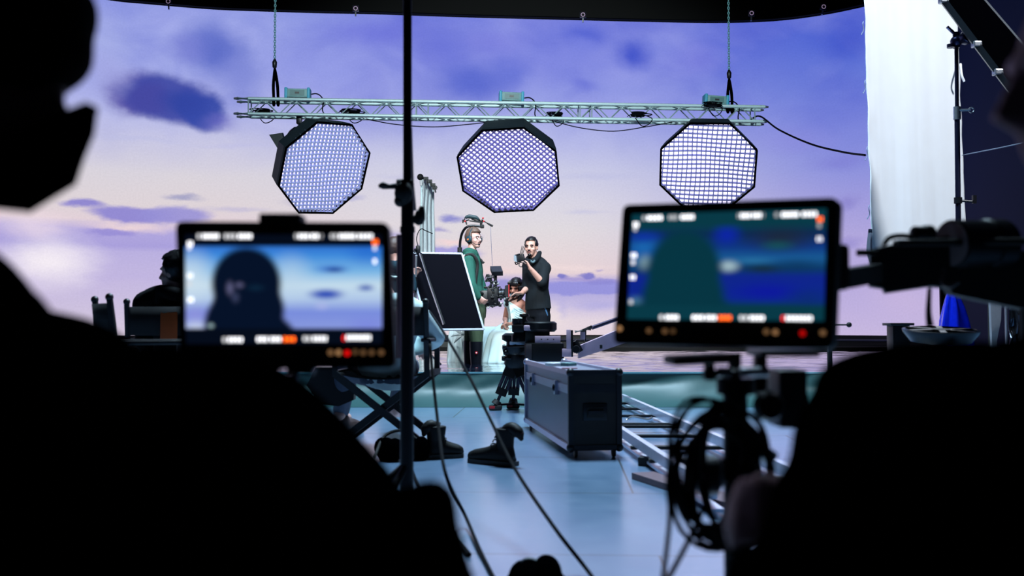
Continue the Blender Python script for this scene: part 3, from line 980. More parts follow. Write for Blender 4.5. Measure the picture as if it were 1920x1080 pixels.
def short_hair(root, c, f, k, m, up=V((0, 0, 1)), low=-.03, front=.05, thick=.012, tall=0.0):
    """cap of hair: shell over the cranium, open at the face"""
    s, f, u = head_axes(f, up)
    mb = MB()
    bm2 = bmesh.new()
    bmesh.ops.create_uvsphere(bm2, u_segments=32, v_segments=24, radius=1.0)
    rem = []
    for v in bm2.verts:
        x, y, z = v.co
        X, Y, Z = x * .081, y * .102 - .012, z * (.095 + (tall if z > 0 else 0)) + .035
        face = Y > front - .02 and Z < .075
        if face or Z < low - (.02 if Y < -.04 else 0) or (Y > .0 and Z < .02 and abs(X) < .2 and Y > .02):
            rem.append(v)
        n = NZ.noise(V((x * 5, y * 5, z * 5 + c.x))) * .008
        d = V((x, y, z)).normalized() * n
        v.co = c + s * ((X + d.x) * k) + f * ((Y + d.y) * k) + u * ((Z + d.z) * k)
    bmesh.ops.delete(bm2, geom=rem, context='VERTS')
    mb._merge(bm2)
    o = mb.build('hair', m, root, True, 180)
    return bake(o, [('SOLIDIFY', dict(thickness=thick * k, offset=-.6))])

def hand(mb, w, fwd, nrm, side, k=1.0, curl=.5, thumb=1):
    """palm with five bent fingers: fwd along the palm, nrm = palm normal (curl direction), side = +1/-1 for the thumb's side"""
    fwd = V(fwd).normalized(); nrm = V(nrm); nrm = (nrm - fwd * nrm.dot(fwd)).normalized()
    sd = fwd.cross(nrm).normalized() * side
    mb.loft([(w - fwd * .02 * k, sd * .028 * k, nrm * .021 * k), (w + fwd * .03 * k, sd * .036 * k, nrm * .019 * k), (w + fwd * .085 * k, sd * .042 * k, nrm * .015 * k), (w + fwd * .098 * k, sd * .038 * k, nrm * .012 * k)], 12)
    for off, ln, cx in ((.032, .072, 0.0), (.011, .082, .03), (-.011, .076, .06), (-.031, .06, .1)):
        p = w + fwd * .088 * k + sd * off * k
        pts = [p]; d = fwd
        for seg in (.42, .32, .26):
            a = (curl + cx) * (1.0 if seg != .42 else .7)
            d = (d * math.cos(a) + nrm * math.sin(a)).normalized()
            ax = d
            pts.append(pts[-1] + d * ln * seg * k)
            nrm2 = nrm
        mb.tube(pts, [.0098 * k, .0092 * k, .0086 * k, .0072 * k], 8, 2, True)
    p = w + fwd * .02 * k + sd * .03 * k
    d1 = (fwd * .75 + sd * .65 + nrm * .25 * thumb).normalized()
    d2 = (fwd * .9 + sd * .15 + nrm * .5 * thumb).normalized()
    mb.tube([p, p + d1 * .038 * k, p + d1 * .038 * k + d2 * .03 * k, p + d1 * .038 * k + d2 * .052 * k], [.014 * k, .0115 * k, .0105 * k, .008 * k], 8, 2, True)

def torso(mb, J, k=1.0, infl=0.0, lo=-.1, female=False):
    sh = (J['sh'][1] - J['sh'][0]); sh = sh.normalized()
    hp = (J['hip'][1] - J['hip'][0]).normalized()
    up = (J['neck'] - J['pel']).normalized()
    rings = []
    spec = [(lo, hp, .125, .105), (0.0, hp, .162, .118), (.22, hp, .152, .112), (.42, lerp(hp, sh, .5), .135 if not female else .115, .1), (.68, sh, .158 if not female else .14, .118), (.85, sh, .165 if not female else .145, .105), (.96, sh, .12, .075), (1.03, sh, .06, .055)]
    mid = J.get('mid')
    for t, s, w, d in spec:
        tt = t * (1 if t > 0 else 1.0)
        if mid is not None and t > 0:
            c = lerp(lerp(J['pel'], mid, tt), lerp(mid, J['neck'], tt), tt)
        else:
            c = J['pel'] + (J['neck'] - J['pel']) * tt if t >= 0 else J['pel'] + V((0, 0, -1)) * abs(lo) * .9
        f = up.cross(s).normalized()
        s2 = f.cross(up).normalized()
        rings.append((c, s2 * ((w * k) + infl), f * ((d * k) + infl)))
    mb.loft(rings, 20)
    for i in (0, 1):
        mb.ball(J['sh'][i], .062 * k + infl, None, 12, 8)
        mb.tube([lerp(J['sh'][i], J['neck'], .85) , lerp(J['sh'][i], J['neck'], .4) + up * .012, J['sh'][i]], [.062 * k + infl, .06 * k + infl, .058 * k + infl], 10, 3, True)

def limb(mb, pts, radii, infl=0.0, sm=4):
    mb.tube(pts, [r + infl for r in radii], 12, sm, True)

def arm_pts(J, i, t0=0.0):
    a, e, w = J['sh'][i], J['el'][i], J['wr'][i]
    return [a, lerp(a, e, .35), lerp(a, e, .8), e, lerp(e, w, .25), lerp(e, w, .7), w]

ARM_R = [.058, .052, .044, .041, .042, .034, .027]

def leg_pts(J, i):
    h, kn, an = J['hip'][i], J['kn'][i], J['an'][i]
    return [h, lerp(h, kn, .3), lerp(h, kn, .75), kn, lerp(kn, an, .3), lerp(kn, an, .7), an]

LEG_R = [.092, .086, .068, .058, .058, .046, .038]

def body(root, J, hc, hf, skin, k=1.0, hands=(), up=V((0, 0, 1)), voxel=.0075, name='body', legs=True, female=False, foot=None):
    mb = MB()
    torso(mb, J, k, 0, female=female)
    s, f, u = head_axes(hf, up)
    mb.tube([J['neck'] - V((0, 0, .03 * k)), lerp(J['neck'], hc, .5) - f * .01 * k, hc - u * .04 * k - f * .012 * k], [.062 * k, .054 * k, .055 * k], 12, 3)
    head_shape(mb, hc, hf, k, up)
    for i in (0, 1):
        limb(mb, arm_pts(J, i), [r * k * (.9 if female else 1) for r in ARM_R])
        if legs:
            limb(mb, leg_pts(J, i), [r * k for r in LEG_R])
            fd = V(J.get('toe', (0, -1, 0))).normalized()
            an = J['an'][i]
            mb.tube([an + V((0, 0, -.03)) - fd * .04, an + fd * .08 + V((0, 0, -.05)), an + fd * .17 + V((0, 0, -.06))], [.04 * k, .038 * k, .028 * k], 10, 3, True)
    for (i, fwd, nrm, side, curl) in hands:
        hand(mb, J['wr'][i], fwd, nrm, side, k, curl)
    return solid(mb, name, skin, root, voxel, 3)

def sleeves(mb, J, k, infl, t=1.0, which=(0, 1)):
    for i in which:
        pts = arm_pts(J, i); n = 7
        rad = [r * k for r in ARM_R]
        if t < 1.0:
            n = max(2, int(round(t * 7)))
        limb(mb, pts[:n], rad[:n], infl)

def top_garment(root, J, k, m, infl=.016, t=1.0, name='top', voxel=.009, hem=-.1, which=(0, 1), collar=None, female=False, extra=None):
    mb = MB()
    torso(mb, J, k, infl, lo=hem, female=female)
    sleeves(mb, J, k, infl, t, which)
    if extra: extra(mb)
    return solid(mb, name, m, root, voxel, 4)

def trousers(root, J, k, m, infl=.02, n=7, name='trousers', voxel=.01):
    mb = MB()
    hp = (J['hip'][1] - J['hip'][0]).normalized(); f = V((0, 0, 1)).cross(hp)
    mb.loft([(J['pel'] + V((0, 0, .1)), hp * (.155 * k + infl), f * (.11 * k + infl)), (J['pel'], hp * (.165 * k + infl), f * (.12 * k + infl)), (J['pel'] - V((0, 0, .1)), hp * (.15 * k + infl), f * (.11 * k + infl))], 18)
    for i in (0, 1):
        limb(mb, leg_pts(J, i)[:n], [r * k for r in LEG_R][:n], infl)
    return solid(mb, name, m, root, voxel, 4)

# ------------------------------------------------------------------ camera operator in the green hoodie
YO = 12.55
M_hood = mat('green_hoodie', (36, 84, 74), .85, var=.1, scale=14, bump=.2, spec=.2)
M_olive = mat('olive_trousers', (62, 76, 58), .8, var=.15, spec=.2)
op = thing('person', 'camera operator in green hoodie and olive trousers standing in the pool in tall black boots', 'person', G(892, 700, WZ))
J = dict(pel=P(891, 582, YO), neck=P(884, 474, YO), mid=P(886, 530, YO + .04),
         sh=(P(878, 489, YO - .14), P(888, 486, YO + .2)), el=(P(884, 534, YO - .27), P(900, 528, YO + .26)), wr=(P(896, 556, YO - .25), P(908, 552, YO + .2)),
         hip=(P(892, 592, YO - .09), P(888, 592, YO + .09)), kn=(P(893, 642, YO - .1), P(882, 640, YO + .14)), an=(P(893, 694, YO - .1), P(880, 692, YO + .16)), toe=(1, -.1, 0))
hc = P(889, 449, YO); hf = V((.76, -.64, .06))
body(op, J, hc, hf, M_skin, 1.0, [(0, (.75, .1, -.65), (.3, .9, .2), -1, .75), (1, (.9, -.2, -.35), (.2, -.9, -.2), 1, .8)])
face_parts(op, hc, hf, 1.0, M_hairb, moustache=M_hairb)
short_hair(op, hc, hf, 1.11, mat('light_brown_hair', (92, 70, 60), .6, var=.4, scale=60, bump=.3), low=-.06, front=.055, thick=.024, tall=.012)
def hood(mb):
    mb.tube([P(872, 482, YO + .04), P(873, 473, YO - .05), P(882, 471, YO - .1), P(892, 476, YO - .07)], [.03, .045, .045, .03], 10, 4, True)
    mb.tube([P(873, 478, YO + .12), P(880, 470, YO + .1), P(891, 475, YO + .06)], [.03, .04, .03], 10, 4, True)
top_garment(op, J, 1.0, M_hood, .02, 1.0, 'hoodie', hem=-.06, extra=hood)
trousers(op, J, 1.0, M_olive, .022, 5)
for i in (0, 1):
    a, b_ = J['kn'][i], J['an'][i]
    mb = MB()
    d = V((1, 0, 0)); e = V((0, 1, 0))
    mb.loft([(a + V((0, 0, .01)), d * .086, e * .086), (lerp(a, b_, .35), d * .082, e * .082), (lerp(a, b_, .8), d * .068, e * .064), (b_ - V((0, 0, .05)), d * .075, e * .055)], 18)
    mb.tube([b_ - V((.03, 0, .06)), b_ + V((.1, 0, -.07)), b_ + V((.18, 0, -.08))], [.055, .052, .04], 10, 3, True)
    bo = mb.build('rubber_boot', mat('black_boot', (14, 16, 24), .35, spec=.3), op)
    if i == 0:
        c = P(893, 661, YO - .1) + V((0.005, -.082, 0))
        MB().lathe(c, [(.017, 0), (.017, .008)], (V((1, 0, 0)), V((0, 0, 1)), V((0, -1, 0)))).build('round_badge', M_red, bo)
        MB().lathe(c + V((0, -.008, 0)), [(.008, 0), (.008, .003)], (V((1, 0, 0)), V((0, 0, 1)), V((0, -1, 0)))).build('badge_centre', mat('badge_white', (235, 235, 235), .5), bo)
# harness straps
mb = MB()
mb.tube([P(868, 494, YO - .1), P(872, 481, YO - .17), P(884, 477, YO - .17), P(893, 486, YO - .16), P(895, 500, YO - .14), P(892, 525, YO - .15), P(890, 556, YO - .15)], .02, 8, 5)
mb.build('harness_strap', M_black, op)
MB().tube([P(897, 483, YO - .02), P(903, 488, YO - .06), P(905, 493, YO - .06), P(908, 491, YO - .06)], .012, 8, 4).build('drawstring', M_black, op)
MB().box(P(871, 482, YO - .18), (.02, .01, .06), None).build('strap_tag', mat('strap_white', (220, 225, 230), .5), op, False)
mb = MB(); mb.tube([P(873, 552, YO - .1), P(885, 548, YO - .2), P(900, 549, YO - .16), P(908, 553, YO)], .022, 10, 4); mb.build('hip_belt', M_black, op)
# headset and glasses, worn
s_, f_, u_ = head_axes(hf)
q = lambda x, y, z: hc + s_ * x + f_ * y + u_ * z
hs = MB()
hs.tube([q(.09, 0, 0), q(.088, .012, .07), q(.05, .02, .128), q(-.0, .022, .142), q(-.05, .02, .128), q(-.088, .012, .07), q(-.09, 0, 0)], .009, 8, 4)
hso = hs.build('headset', mat('headset_teal', (28, 60, 72), .5), op)
for e in (-1, 1):
    MB().lathe(q(e * .082, .002, .0), [(.03, 0), (.042, .008), (.042, .026), (.03, .034)], (f_, u_, s_ * e)).build('ear_cup', mat('headset_teal', (28, 60, 72), .5), hso)
MB().lathe(q(.117, .002, -.008), [(.012, 0), (.012, .004)], (f_, u_, s_)).build('ear_cup_light', mat('orange_dot', (230, 120, 60), .5), hso)
MB().tube([q(.09, .03, -.03), q(.085, .09, -.075), q(.06, .125, -.082)], .004, 6, 4).ball(q(.058, .13, -.083), (.014, .016, .012)).build('microphone', M_black, hso)
gl = MB()
for e in (-1, 1):
    gl.torus(q(e * .032, .104, .004), .022, .0022, (s_, u_), 16, 5)
    gl.tube([q(e * .054, .1, .008), q(e * .08, .02, .01)], .002, 5)
gl.tube([q(-.01, .108, .006), q(.01, .108, .006)], .002, 5)
gl.build('glasses', M_steel, op)

# support rig (back pole and spring arm) worn over the shoulders
sr = thing('support_rig', 'black curved overhead support arm rising behind the operator in the green hoodie', 'camera support', P(863, 500, YO + .02))
MB().tube([P(862, 540, YO + .12), P(862, 500, YO + .12), P(862, 472, YO + .1)], .024, 10).build('back_pole', M_blackmetal, sr)
MB().tube([P(862, 474, YO + .1), P(863, 452, YO + .08), P(867, 436, YO + .04), P(875, 426, YO), P(887, 423.5, YO), P(904, 425, YO)], .0165, 10, 5).build('curved_arm', M_blackmetal, sr)
MB().tube([P(862, 476, YO + .1), P(862, 464, YO + .1)], .03, 12).build('pole_collar', M_black, sr)
MB().box(P(904, 424.5, YO), (.05, .06, .045), None, .01).tube([P(902, 422, YO), P(902, 417, YO)], .016, 8).build('arm_end', M_black, sr)
mb = MB()
mb.tube([P(871, 409, YO), P(879, 406, YO), P(892, 408, YO), P(898, 412, YO)], [.014, .026, .026, .014], 8, 4)
mb.build('spring_cover', mat('dark_teal_cover', (22, 48, 56), .6), sr)
for a, c in (((869, 415), (880, 412)), ((880, 414), (902, 417)), ((884, 411), (900, 416)), ((868, 412), (868, 418)), ((868, 415), (872, 410)), ((873, 414), (875, 421)), ((893, 410), (904, 416))):
    MB().tube([P(*a, YO), P(*c, YO)], .009, 6).build('link_bar', M_black, sr)
MB().tube([P(897, 411, YO), P(905, 417, YO), P(904, 412, YO)], .016, 8).build('pivot', M_black, sr)
MB().tube([P(906, 414, YO), P(916, 420, YO), P(924, 424, YO)], [.012, .012, .014], 8).build('front_rod', M_black, sr)
for c in ((905.5, 409), (907, 415), (872, 415)):
    MB().ball(P(*c, YO - .01), .012).build('red_knob', M_red, sr)
MB().tube([P(919.5, 424, YO), P(923, 498, YO)], .0035, 5).build('line', mat('grey_line', (90, 90, 110), .5), sr)

# film camera carried on the rig
fc = thing('film_camera', 'black cinema camera with a small tilted monitor on top, held by the operator', 'camera', P(920, 576, YO))
rn = random.Random(4)
YC = YO - .02
MB().box(P(910, 559, YC), (.11, .16, .19), None, .012).build('battery', M_blackplastic, fc)
MB().box(P(900.5, 553, YC - .02), (.04, .12, .04), None, .008).build('rear_plate', M_blackplastic, fc)
MB().box(P(898, 545.5, YC - .06), (.03, .02, .012)).build('orange_tab', mat('orange_tab', (220, 90, 40), .5), fc, False)
MB().box(P(924, 556, YC), (.14, .17, .23), None, .01).build('body', M_blackmetal, fc)
MB().lathe(P(931, 551, YC), [(.055, 0), (.06, .02), (.055, .06), (.062, .065), (.062, .1), (.05, .12)], (V((0, 1, 0)), V((0, 0, 1)), V((1, 0, 0)))).build('lens', M_blackmetal, fc)
mt = MB().prism([P(947, 537, YC + .1), P(954, 535, YC + .12), P(954, 558, YC + .12), P(947, 556, YC + .1)], V((0, -.22, 0))).build('matte_box', M_black, fc, False)
MB().prism([P(953.6, 535, YC + .12), P(955, 535, YC + .12), P(955, 558, YC + .12), P(953.6, 558, YC + .12)], V((0, -.24, 0))).build('red_rim', M_red, mt, False)
MB().tube([P(905, 575, YC), P(940, 569, YC)], .012, 8).build('rod', M_blackmetal, fc)
MB().box(P(921, 572, YC), (.22, .12, .025), None, .006).build('base_plate', M_blackmetal, fc)
MB().tube([P(908, 572, YC - .05), P(911, 566, YC - .06), P(913, 560, YC - .05)], .018, 8, 3).build('hand_grip', M_blackplastic, fc)
MB().box(P(922, 539, YC), (.2, .05, .025), None, .006).build('top_handle', M_blackmetal, fc)
for px in (921, 929):
    MB().tube([P(px, 545, YC), P(px, 515, YC)], .012 if px == 921 else .02, 8).build('upright', M_blackmetal if px != 921 else M_steel, fc)
mo = MB()
a, c, d, e = P(919, 499, YC), P(939, 498.5, YC), P(943, 509, YC - .1), P(923, 509.5, YC - .1)
mo.prism([a, c, d, e], V((.0, .05, -.05)))
mo.build('monitor', mat('monitor_back', (18, 20, 32), .45), fc, False)
MB().box(P(926, 507, YC), (.07, .05, .02), None, .004).build('monitor_bracket', M_steel, fc)
for k in range(60):
    px, py = rn.choice([(rn.uniform(909, 926), rn.uniform(516, 530)), (rn.uniform(918, 934), rn.uniform(520, 545)), (rn.uniform(918, 950), rn.uniform(540, 570)), (rn.uniform(908, 942), rn.uniform(566, 577))])
    c = P(px, py, YC - rn.uniform(.07, .11))
    m_ = rn.choice([M_blackmetal, M_blackmetal, M_blackplastic, M_steel, M_black])
    mb = MB()
    if k % 3 == 0: mb.lathe(c, [(.012, 0), (.016, .006), (.016, .02), (.01, .026)], (V((1, 0, 0)), V((0, 0, 1)), V((0, -1, 0))), 10)
    elif k % 3 == 1: mb.box(c, (rn.uniform(.015, .04), .03, rn.uniform(.012, .03)), None, .003)
    else: mb.tube([c, c + V((rn.uniform(-.05, .05), -.02, rn.uniform(-.03, .03))), c + V((rn.uniform(-.06, .06), 0, rn.uniform(-.06, .0)))], .004, 5, 4)
    mb.build(['knob', 'connector', 'lead'][k % 3], m_, fc)
for px, py in ((912, 521), (920, 529), (918, 548)):
    MB().tube([P(px, py, YC - .02), P(px + 10, py, YC - .02)], .017, 8).build('accessory_mount', M_blackmetal, fc)

# ------------------------------------------------------------------ man in black holding a small monitor
YM = 12.9
M_blk = mat('black_sweater', (7, 16, 23), .85, var=.15, scale=20, bump=.2, spec=.25)
mn = thing('person', 'bearded man in black sweater and black trousers holding up a small wireless monitor', 'person', G(1008, 695, WZ))
J = dict(pel=P(1009, 580, YM), neck=P(1004, 489, YM), mid=P(1007, 535, YM),
         sh=(P(1021, 503, YM - .1), P(991, 499, YM + .12)), el=(P(1016, 529, YM - .24), P(988, 541, YM + .02)), wr=(P(994, 503, YM - .36), P(979, 549, YM - .16)),
         hip=(P(1017, 592, YM - .06), P(1001, 592, YM + .06)), kn=(P(1016, 642, YM - .08), P(1000, 642, YM)), an=(P(1018, 692, YM - .02), P(1001, 692, YM)), toe=(-.7, -.7, 0))
hc = P(996, 464, YM - .04); hf = V((-.3, -.95, -.04))
body(mn, J, hc, hf, M_skin2, 1.02, [(0, (-.45, -.15, .85), (-.85, .0, -.45), -1, .55), (1, (-.95, -.25, -.12), (-.1, -.3, -.9), -1, .3)])
face_parts(mn, hc, hf, 1.02, M_hairk, moustache=M_hairk, beard=M_hairk)
short_hair(mn, hc, hf, 1.05, M_hairk, low=-.0, front=.07, thick=.014, tall=.008)
def coll(mb):
    mb.tube([P(987, 488, YM - .12), P(996, 492, YM - .17), P(1007, 484, YM - .12), P(1012, 474, YM - .03)], [.03, .035, .04, .03], 10, 4, True)
    mb.tube([P(988, 486, YM - .02), P(996, 480, YM + .05), P(1011, 476, YM + .02)], [.03, .035, .03], 10, 4, True)
top_garment(mn, J, 1.05, M_blk, .024, .58, 'sweater', hem=-.005, extra=coll)
trousers(mn, J, .97, mat('black_trousers', (6, 10, 18), .85, spec=.15), .02, 7)
MB().tube([P(993, 487, YM - .2), P(999, 492, YM - .2), P(1003, 488, YM - .19)], .014, 8, 3).build('jacket_patch', mat('grey_patch', (70, 95, 105), .7), mn)
MB().tube([P(1022, 578, YM - .16), P(1026, 590, YM - .14), P(1024, 602, YM - .12)], .01, 8, 3).build('side_stripe', mat('blue_stripe', (60, 100, 140), .6), mn)

wm_ = thing('handheld_monitor', 'small wireless monitor with three aerials held up by the man in black', 'monitor', P(975, 492, YM - .45))
YH = YM - .44
X = V((.86, -.45, .25)).normalized(); Yv = V((.45, .88, .05)).normalized(); Z = X.cross(Yv).normalized(); Yv = Z.cross(X)
c = P(974.5, 484.5, YH)
MB().box(c, (.13, .035, .085), (X, Yv, Z), .006).build('case', M_blackplastic, wm_)
MB().prism([P(963.5, 478, YH), P(967.5, 479.5, YH - .03), P(969, 491.5, YH - .03), P(963.5, 489, YH)], V((.01, .05, 0))).build('side_cover', mat('silver_cover', (170, 185, 200), .35, .3), wm_, False)
MB().box(c - Yv * .02 + X * -.042 + Z * .022, (.02, .008, .014), (X, Yv, Z)).build('red_button', mat('red_lamp', (230, 20, 30), .4, emit=(230, 20, 30), estr=.6), wm_, False)
MB().box(c + Z * .05 + X * -.02, (.07, .04, .02), (X, Yv, Z), .004).build('top_bracket', M_blackmetal, wm_)
for k in range(3):
    a = P(975 + 2.2 * k, 478, YH + .01 * k)
    MB().tube([a, P(979 + 2.6 * k, 461 + k * 1.2, YH + .02 * k)], [.005, .004], 6).build('antenna', M_black, wm_)
MB().torus(P(977, 496, YH), .03, .006, (X, Z), 16, 6).build('grip_ring', M_blackmetal, wm_)
MB().tube([P(965, 491, YH), P(968, 496, YH), P(972, 493, YH)], .008, 6, 3).build('lead', M_cable, wm_)

# ------------------------------------------------------------------ woman in the white dress on the draped seat
YW = 13.25
wo = thing('person', 'black-haired woman in a white one-shouldered dress sitting with clasped hands', 'person', G(945, 690, WZ))
J = dict(pel=P(972, 622, YW), neck=P(967, 564, YW - .02), mid=P(966, 592, YW + .04),
         sh=(P(981, 572, YW), P(954, 569, YW - .03)), el=(P(982, 603, YW - .08), P(947, 598, YW - .05)), wr=(P(957, 607, YW - .3), P(948, 603, YW - .26)),
         hip=(P(979, 624, YW - .03), P(964, 624, YW)), kn=(P(955, 634, YW - .46), P(937, 630, YW - .4)), an=(P(955, 688, YW - .42), P(934, 688, YW - .36)), toe=(-.5, -.8, 0))
hc = P(967, 541, YW - .02); hf = V((-.42, -.88, -.22))
upv = V((.12, 0, 1)).normalized()
body(wo, J, hc, hf, M_skin3, .93, [(0, (-.95, .1, -.2), (-.2, -.4, -.8), 1, .6), (1, (-.1, -.5, -.85), (.8, -.5, -.1), -1, .6)], up=upv, female=True)
face_parts(wo, hc, hf, .93, M_hairk, up=upv, closed=True)
short_hair(wo, hc, hf, 1.12, M_hairk, up=upv, low=-.08, front=.045, thick=.03)
s_, f_, u_ = head_axes(hf, upv)
q = lambda x, y, z: hc + s_ * x + f_ * y + u_ * z
mb = MB()
for k in range(26):
    a = -.5 + k / 25 * (PI + 1.0)
    x, y = math.cos(a) * .085, -math.sin(a) * .09 + .01
    r0 = random.Random(k)
    tip = lerp(q(x * 1.1, y, -.16), P(955, 568, YW - .12), .25 if x < 0 else .1)
    mb.tube([q(x, y, .06), q(x * 1.18, y * 1.1, 0), q(x * 1.25, y * 1.1, -.07), tip], [.016, .021, .021, .008], 6, 3)
for k in range(7):
    mb.tube([q(-.06, .06 - k * .014, .03), q(-.1, .05 - k * .014, -.05), P(954 - k, 556, YW - .18), P(948 + k * .8, 572 + k % 3, YW - .18)], [.016, .024, .026, .01], 6, 4)
for k in range(17):
    x = -.064 + k * .008
    mb.tube([q(x * .6, .05, .12), q(x, .088, .1), q(x * 1.15, .1, .062 + .008 * abs(x) / .06)], [.008, .009, .004], 6, 3)
mb.build('long_hair', M_hairk, wo)
dr = MB()
torso(dr, J, .93, .012, lo=-.1, female=True)
o = solid(dr, 'dress_top', M_chiffon, wo, .009, 3)
bm = bmesh.new(); bm.from_mesh(o.data)
l0, l1 = P(951, 563, YW), P(990, 588, YW)
nn_ = V((-(l1.z - l0.z), 0, l1.x - l0.x)).normalized()
bmesh.ops.bisect_plane(bm, geom=list(bm.verts) + list(bm.edges) + list(bm.faces), plane_co=l0 - wo.location, plane_no=nn_, clear_outer=True)
bm.to_mesh(o.data); bm.free()
bake(o, [('SOLIDIFY', dict(thickness=.006, offset=1))])
mb = MB()
for k in range(9):
    a = lerp(P(952, 567, YW - .1), P(955, 571, YW - .14), k / 8); b_ = lerp(P(986, 588, YW - .12), P(972, 614, YW - .16), k / 8)
    mb.tube([a, lerp(a, b_, .5) + V((-.01, -.05, -.02 - .012 * k)), b_], [.008, .009, .008], 6, 5)
mb.build('dress_folds'.replace('folds', 'drape'), M_chiffon, wo)
sk = MB(); N = 60; rows = []
# skirt: lap, knees and a pleated fall to the water
lap = [(P(973, 604, YW + .03), .17, .15), (P(963, 613, YW - .18), .21, .17), (P(948, 624, YW - .4), .22, .16), (P(945, 646, YW - .44), .23, .14), (P(944, 668, YW - .44), .25, .16), (P(943, 685, YW - .44), .27, .18)]
for ri, (c, w_, d_) in enumerate(lap):
    row = []
    for i in range(N):
        a = 2 * PI * i / N
        pl = 1 + (.0 if ri < 2 else .035 * ri * .7) * math.sin(a * 11 + ri * .3) + .02 * math.sin(a * 5 + ri)
        X_, Y_ = V((1, .0, 0)), V((0, 1, 0))
        up_ = V((0, 0, .35)) if ri < 2 else V((0, 0, 0))
        row.append(sk.bm.verts.new(c + X_ * (w_ * pl * math.cos(a)) + (Y_ + up_) * (d_ * pl * math.sin(a))))
    rows.append(row)
for a, c in zip(rows, rows[1:]):
    for i in range(N):
        sk.bm.faces.new((a[i], a[(i + 1) % N], c[(i + 1) % N], c[i]))
sk.bm.faces.new(rows[0])
o = sk.build('dress_skirt', M_chiffon, wo, True, 180)
bake(o, [('SUBSURF', dict(levels=1)), ('SOLIDIFY', dict(thickness=.006))])

# draped seat
bn = thing('draped_seat', 'low seat covered in long white chiffon standing in the water behind the operator', 'seat', G(895, 684, WZ))
cxs = [P(843, 620, 13.35), P(985, 620, 13.7)]
mb = MB(); N = 140; rows = []
def seat_ring(z, grow, amp):
    row = []
    c = lerp(cxs[0], cxs[1], .44); hw = (cxs[1].x - cxs[0].x) * .44; hd = .2
    for i in range(N):
        a = 2 * PI * i / N
        ca, sa = math.cos(a), math.sin(a)
        x = math.copysign(abs(ca) ** .35, ca) * (hw + grow); y = math.copysign(abs(sa) ** .5, sa) * (hd + grow)
        pl = amp * math.sin(i * 1.15 + NZ.noise(V((i * .2, 0, 1))) * 4) + amp * NZ.noise(V((i * .31, z * 2, 4)))
        row.append(mb.bm.verts.new((c.x + x + ca * pl, 13.42 + y + sa * pl * 1.3, z)))
    return row
zt = P(880, 614, 13.3).z
for z, g, am in ((zt, -.12, 0), (zt + .012, -.04, .003), (zt - .02, -.015, .012), (zt - .12, -.01, .028), (zt - .3, -.005, .036), (WZ - .03, .0, .042)):
    rows.append(seat_ring(z, g, am))
for a, c in zip(rows, rows[1:]):
    for i in range(N):
        mb.bm.faces.new((a[i], a[(i + 1) % N], c[(i + 1) % N], c[i]))
mb.bm.faces.new(rows[0])
mb.build('cover', M_chiffon, bn, True, 180)
mb = MB()
for k in range(8):
    a = k * .8
    mb.tube([P(868, 628, 13.02), P(868 + 13 * math.cos(a), 628 + 9 * math.sin(a), 13.0), P(868 + 22 * math.cos(a), 632 + 16 * math.sin(a), 13.06)], [.02, .022, .006], 6, 3)
mb.build('knotted_bow', M_chiffon, bn)

# ------------------------------------------------------------------ person holding the board's stand
YF = 11.3
M_hood2 = mat('dark_teal_hoodie', (16, 44, 56), .85, var=.15, spec=.2, bump=.15)
fh = thing('person', 'brown-haired person in a dark hoodie, seen from behind, gripping the pole of the black board', 'person', G(741, 725, WZ))
J = dict(pel=P(742, 612, YF), neck=P(741, 496, YF), mid=P(739, 550, YF + .05),
         sh=(P(764, 508, YF - .02), P(716, 508, YF)), el=(P(771, 548, YF - .08), P(718, 556, YF + .05)), wr=(P(774, 521, YF - .04), P(768, 571, YF - .04)),
         hip=(P(755, 622, YF), P(729, 622, YF)), kn=(P(756, 676, YF - .02), P(728, 676, YF)), an=(P(757, 728, YF + .02), P(728, 728, YF)), toe=(.3, .9, 0))
hc = P(741, 467, YF); hf = V((.55, .82, 0))
body(fh, J, hc, hf, M_skin, 1.0, [(0, (.4, .25, .85), (.6, -.75, -.1), -1, 1.0), (1, (.75, .1, -.4), (.5, -.8, .2), 1, 1.0)])
short_hair(fh, hc, hf, 1.08, M_hairb, low=-.065, front=.06, thick=.02)
def hd2(mb):
    mb.tube([P(727, 502, YF - .06), P(733, 496, YF - .13), P(744, 499, YF - .15), P(756, 500, YF - .06)], [.03, .05, .055, .03], 10, 4, True)
top_garment(fh, J, 1.0, M_hood2, .018, 1.0, 'hoodie', extra=hd2)
MB().tube([P(724, 514, YF - .15), P(738, 519, YF - .16), P(752, 518, YF - .15)], .012, 8, 4).build('hoodie_stripe', mat('pale_stripe', (190, 215, 220), .7), fh)
trousers(fh, J, 1.0, mat('dark_trousers', (14, 16, 22), .8), .02, 7)

# black board on a silver stand
bd = thing('black_board', 'big black foam board with pale edges held at a slant in front of the operator', 'board', P(850, 617, 11.4))
c0, c1, c2, c3 = P(764, 474, 11.55), P(866, 475.5, 11.75), P(907, 617, 11.35), P(797, 600, 11.15)
c3 = c0 + (c2 - c1)
nrm = (c1 - c0).cross(c3 - c0).normalized()
if nrm.y > 0: nrm = -nrm
MB().prism([c0, c1, c2, c3], -nrm * .012).build('board', mat('black_board_face', (5, 5, 11), .9, var=.08, spec=.04), bd, False)
M_edge = mat('board_white_edge', (150, 156, 172), .6)
for a, c in ((c0, c1), (c1, c2), (c2, c3), (c3, c0)):
    MB().bar(a - nrm * .006, c - nrm * .006, .022, .02, nrm).build('edge_trim', M_edge, bd, False)
sd = thing('board_stand', 'silver grip stand holding up the slanted black board', 'stand', G(778, 735, .02))
pA, pB = P(780.5, 478, 11.25), G(776, 737, .0); pB = V((pA.x - .02, 11.25, 0.3))
MB().tube([pA, lerp(pA, pB, .45)], .0115, 8).build('upper_tube', M_steel, sd)
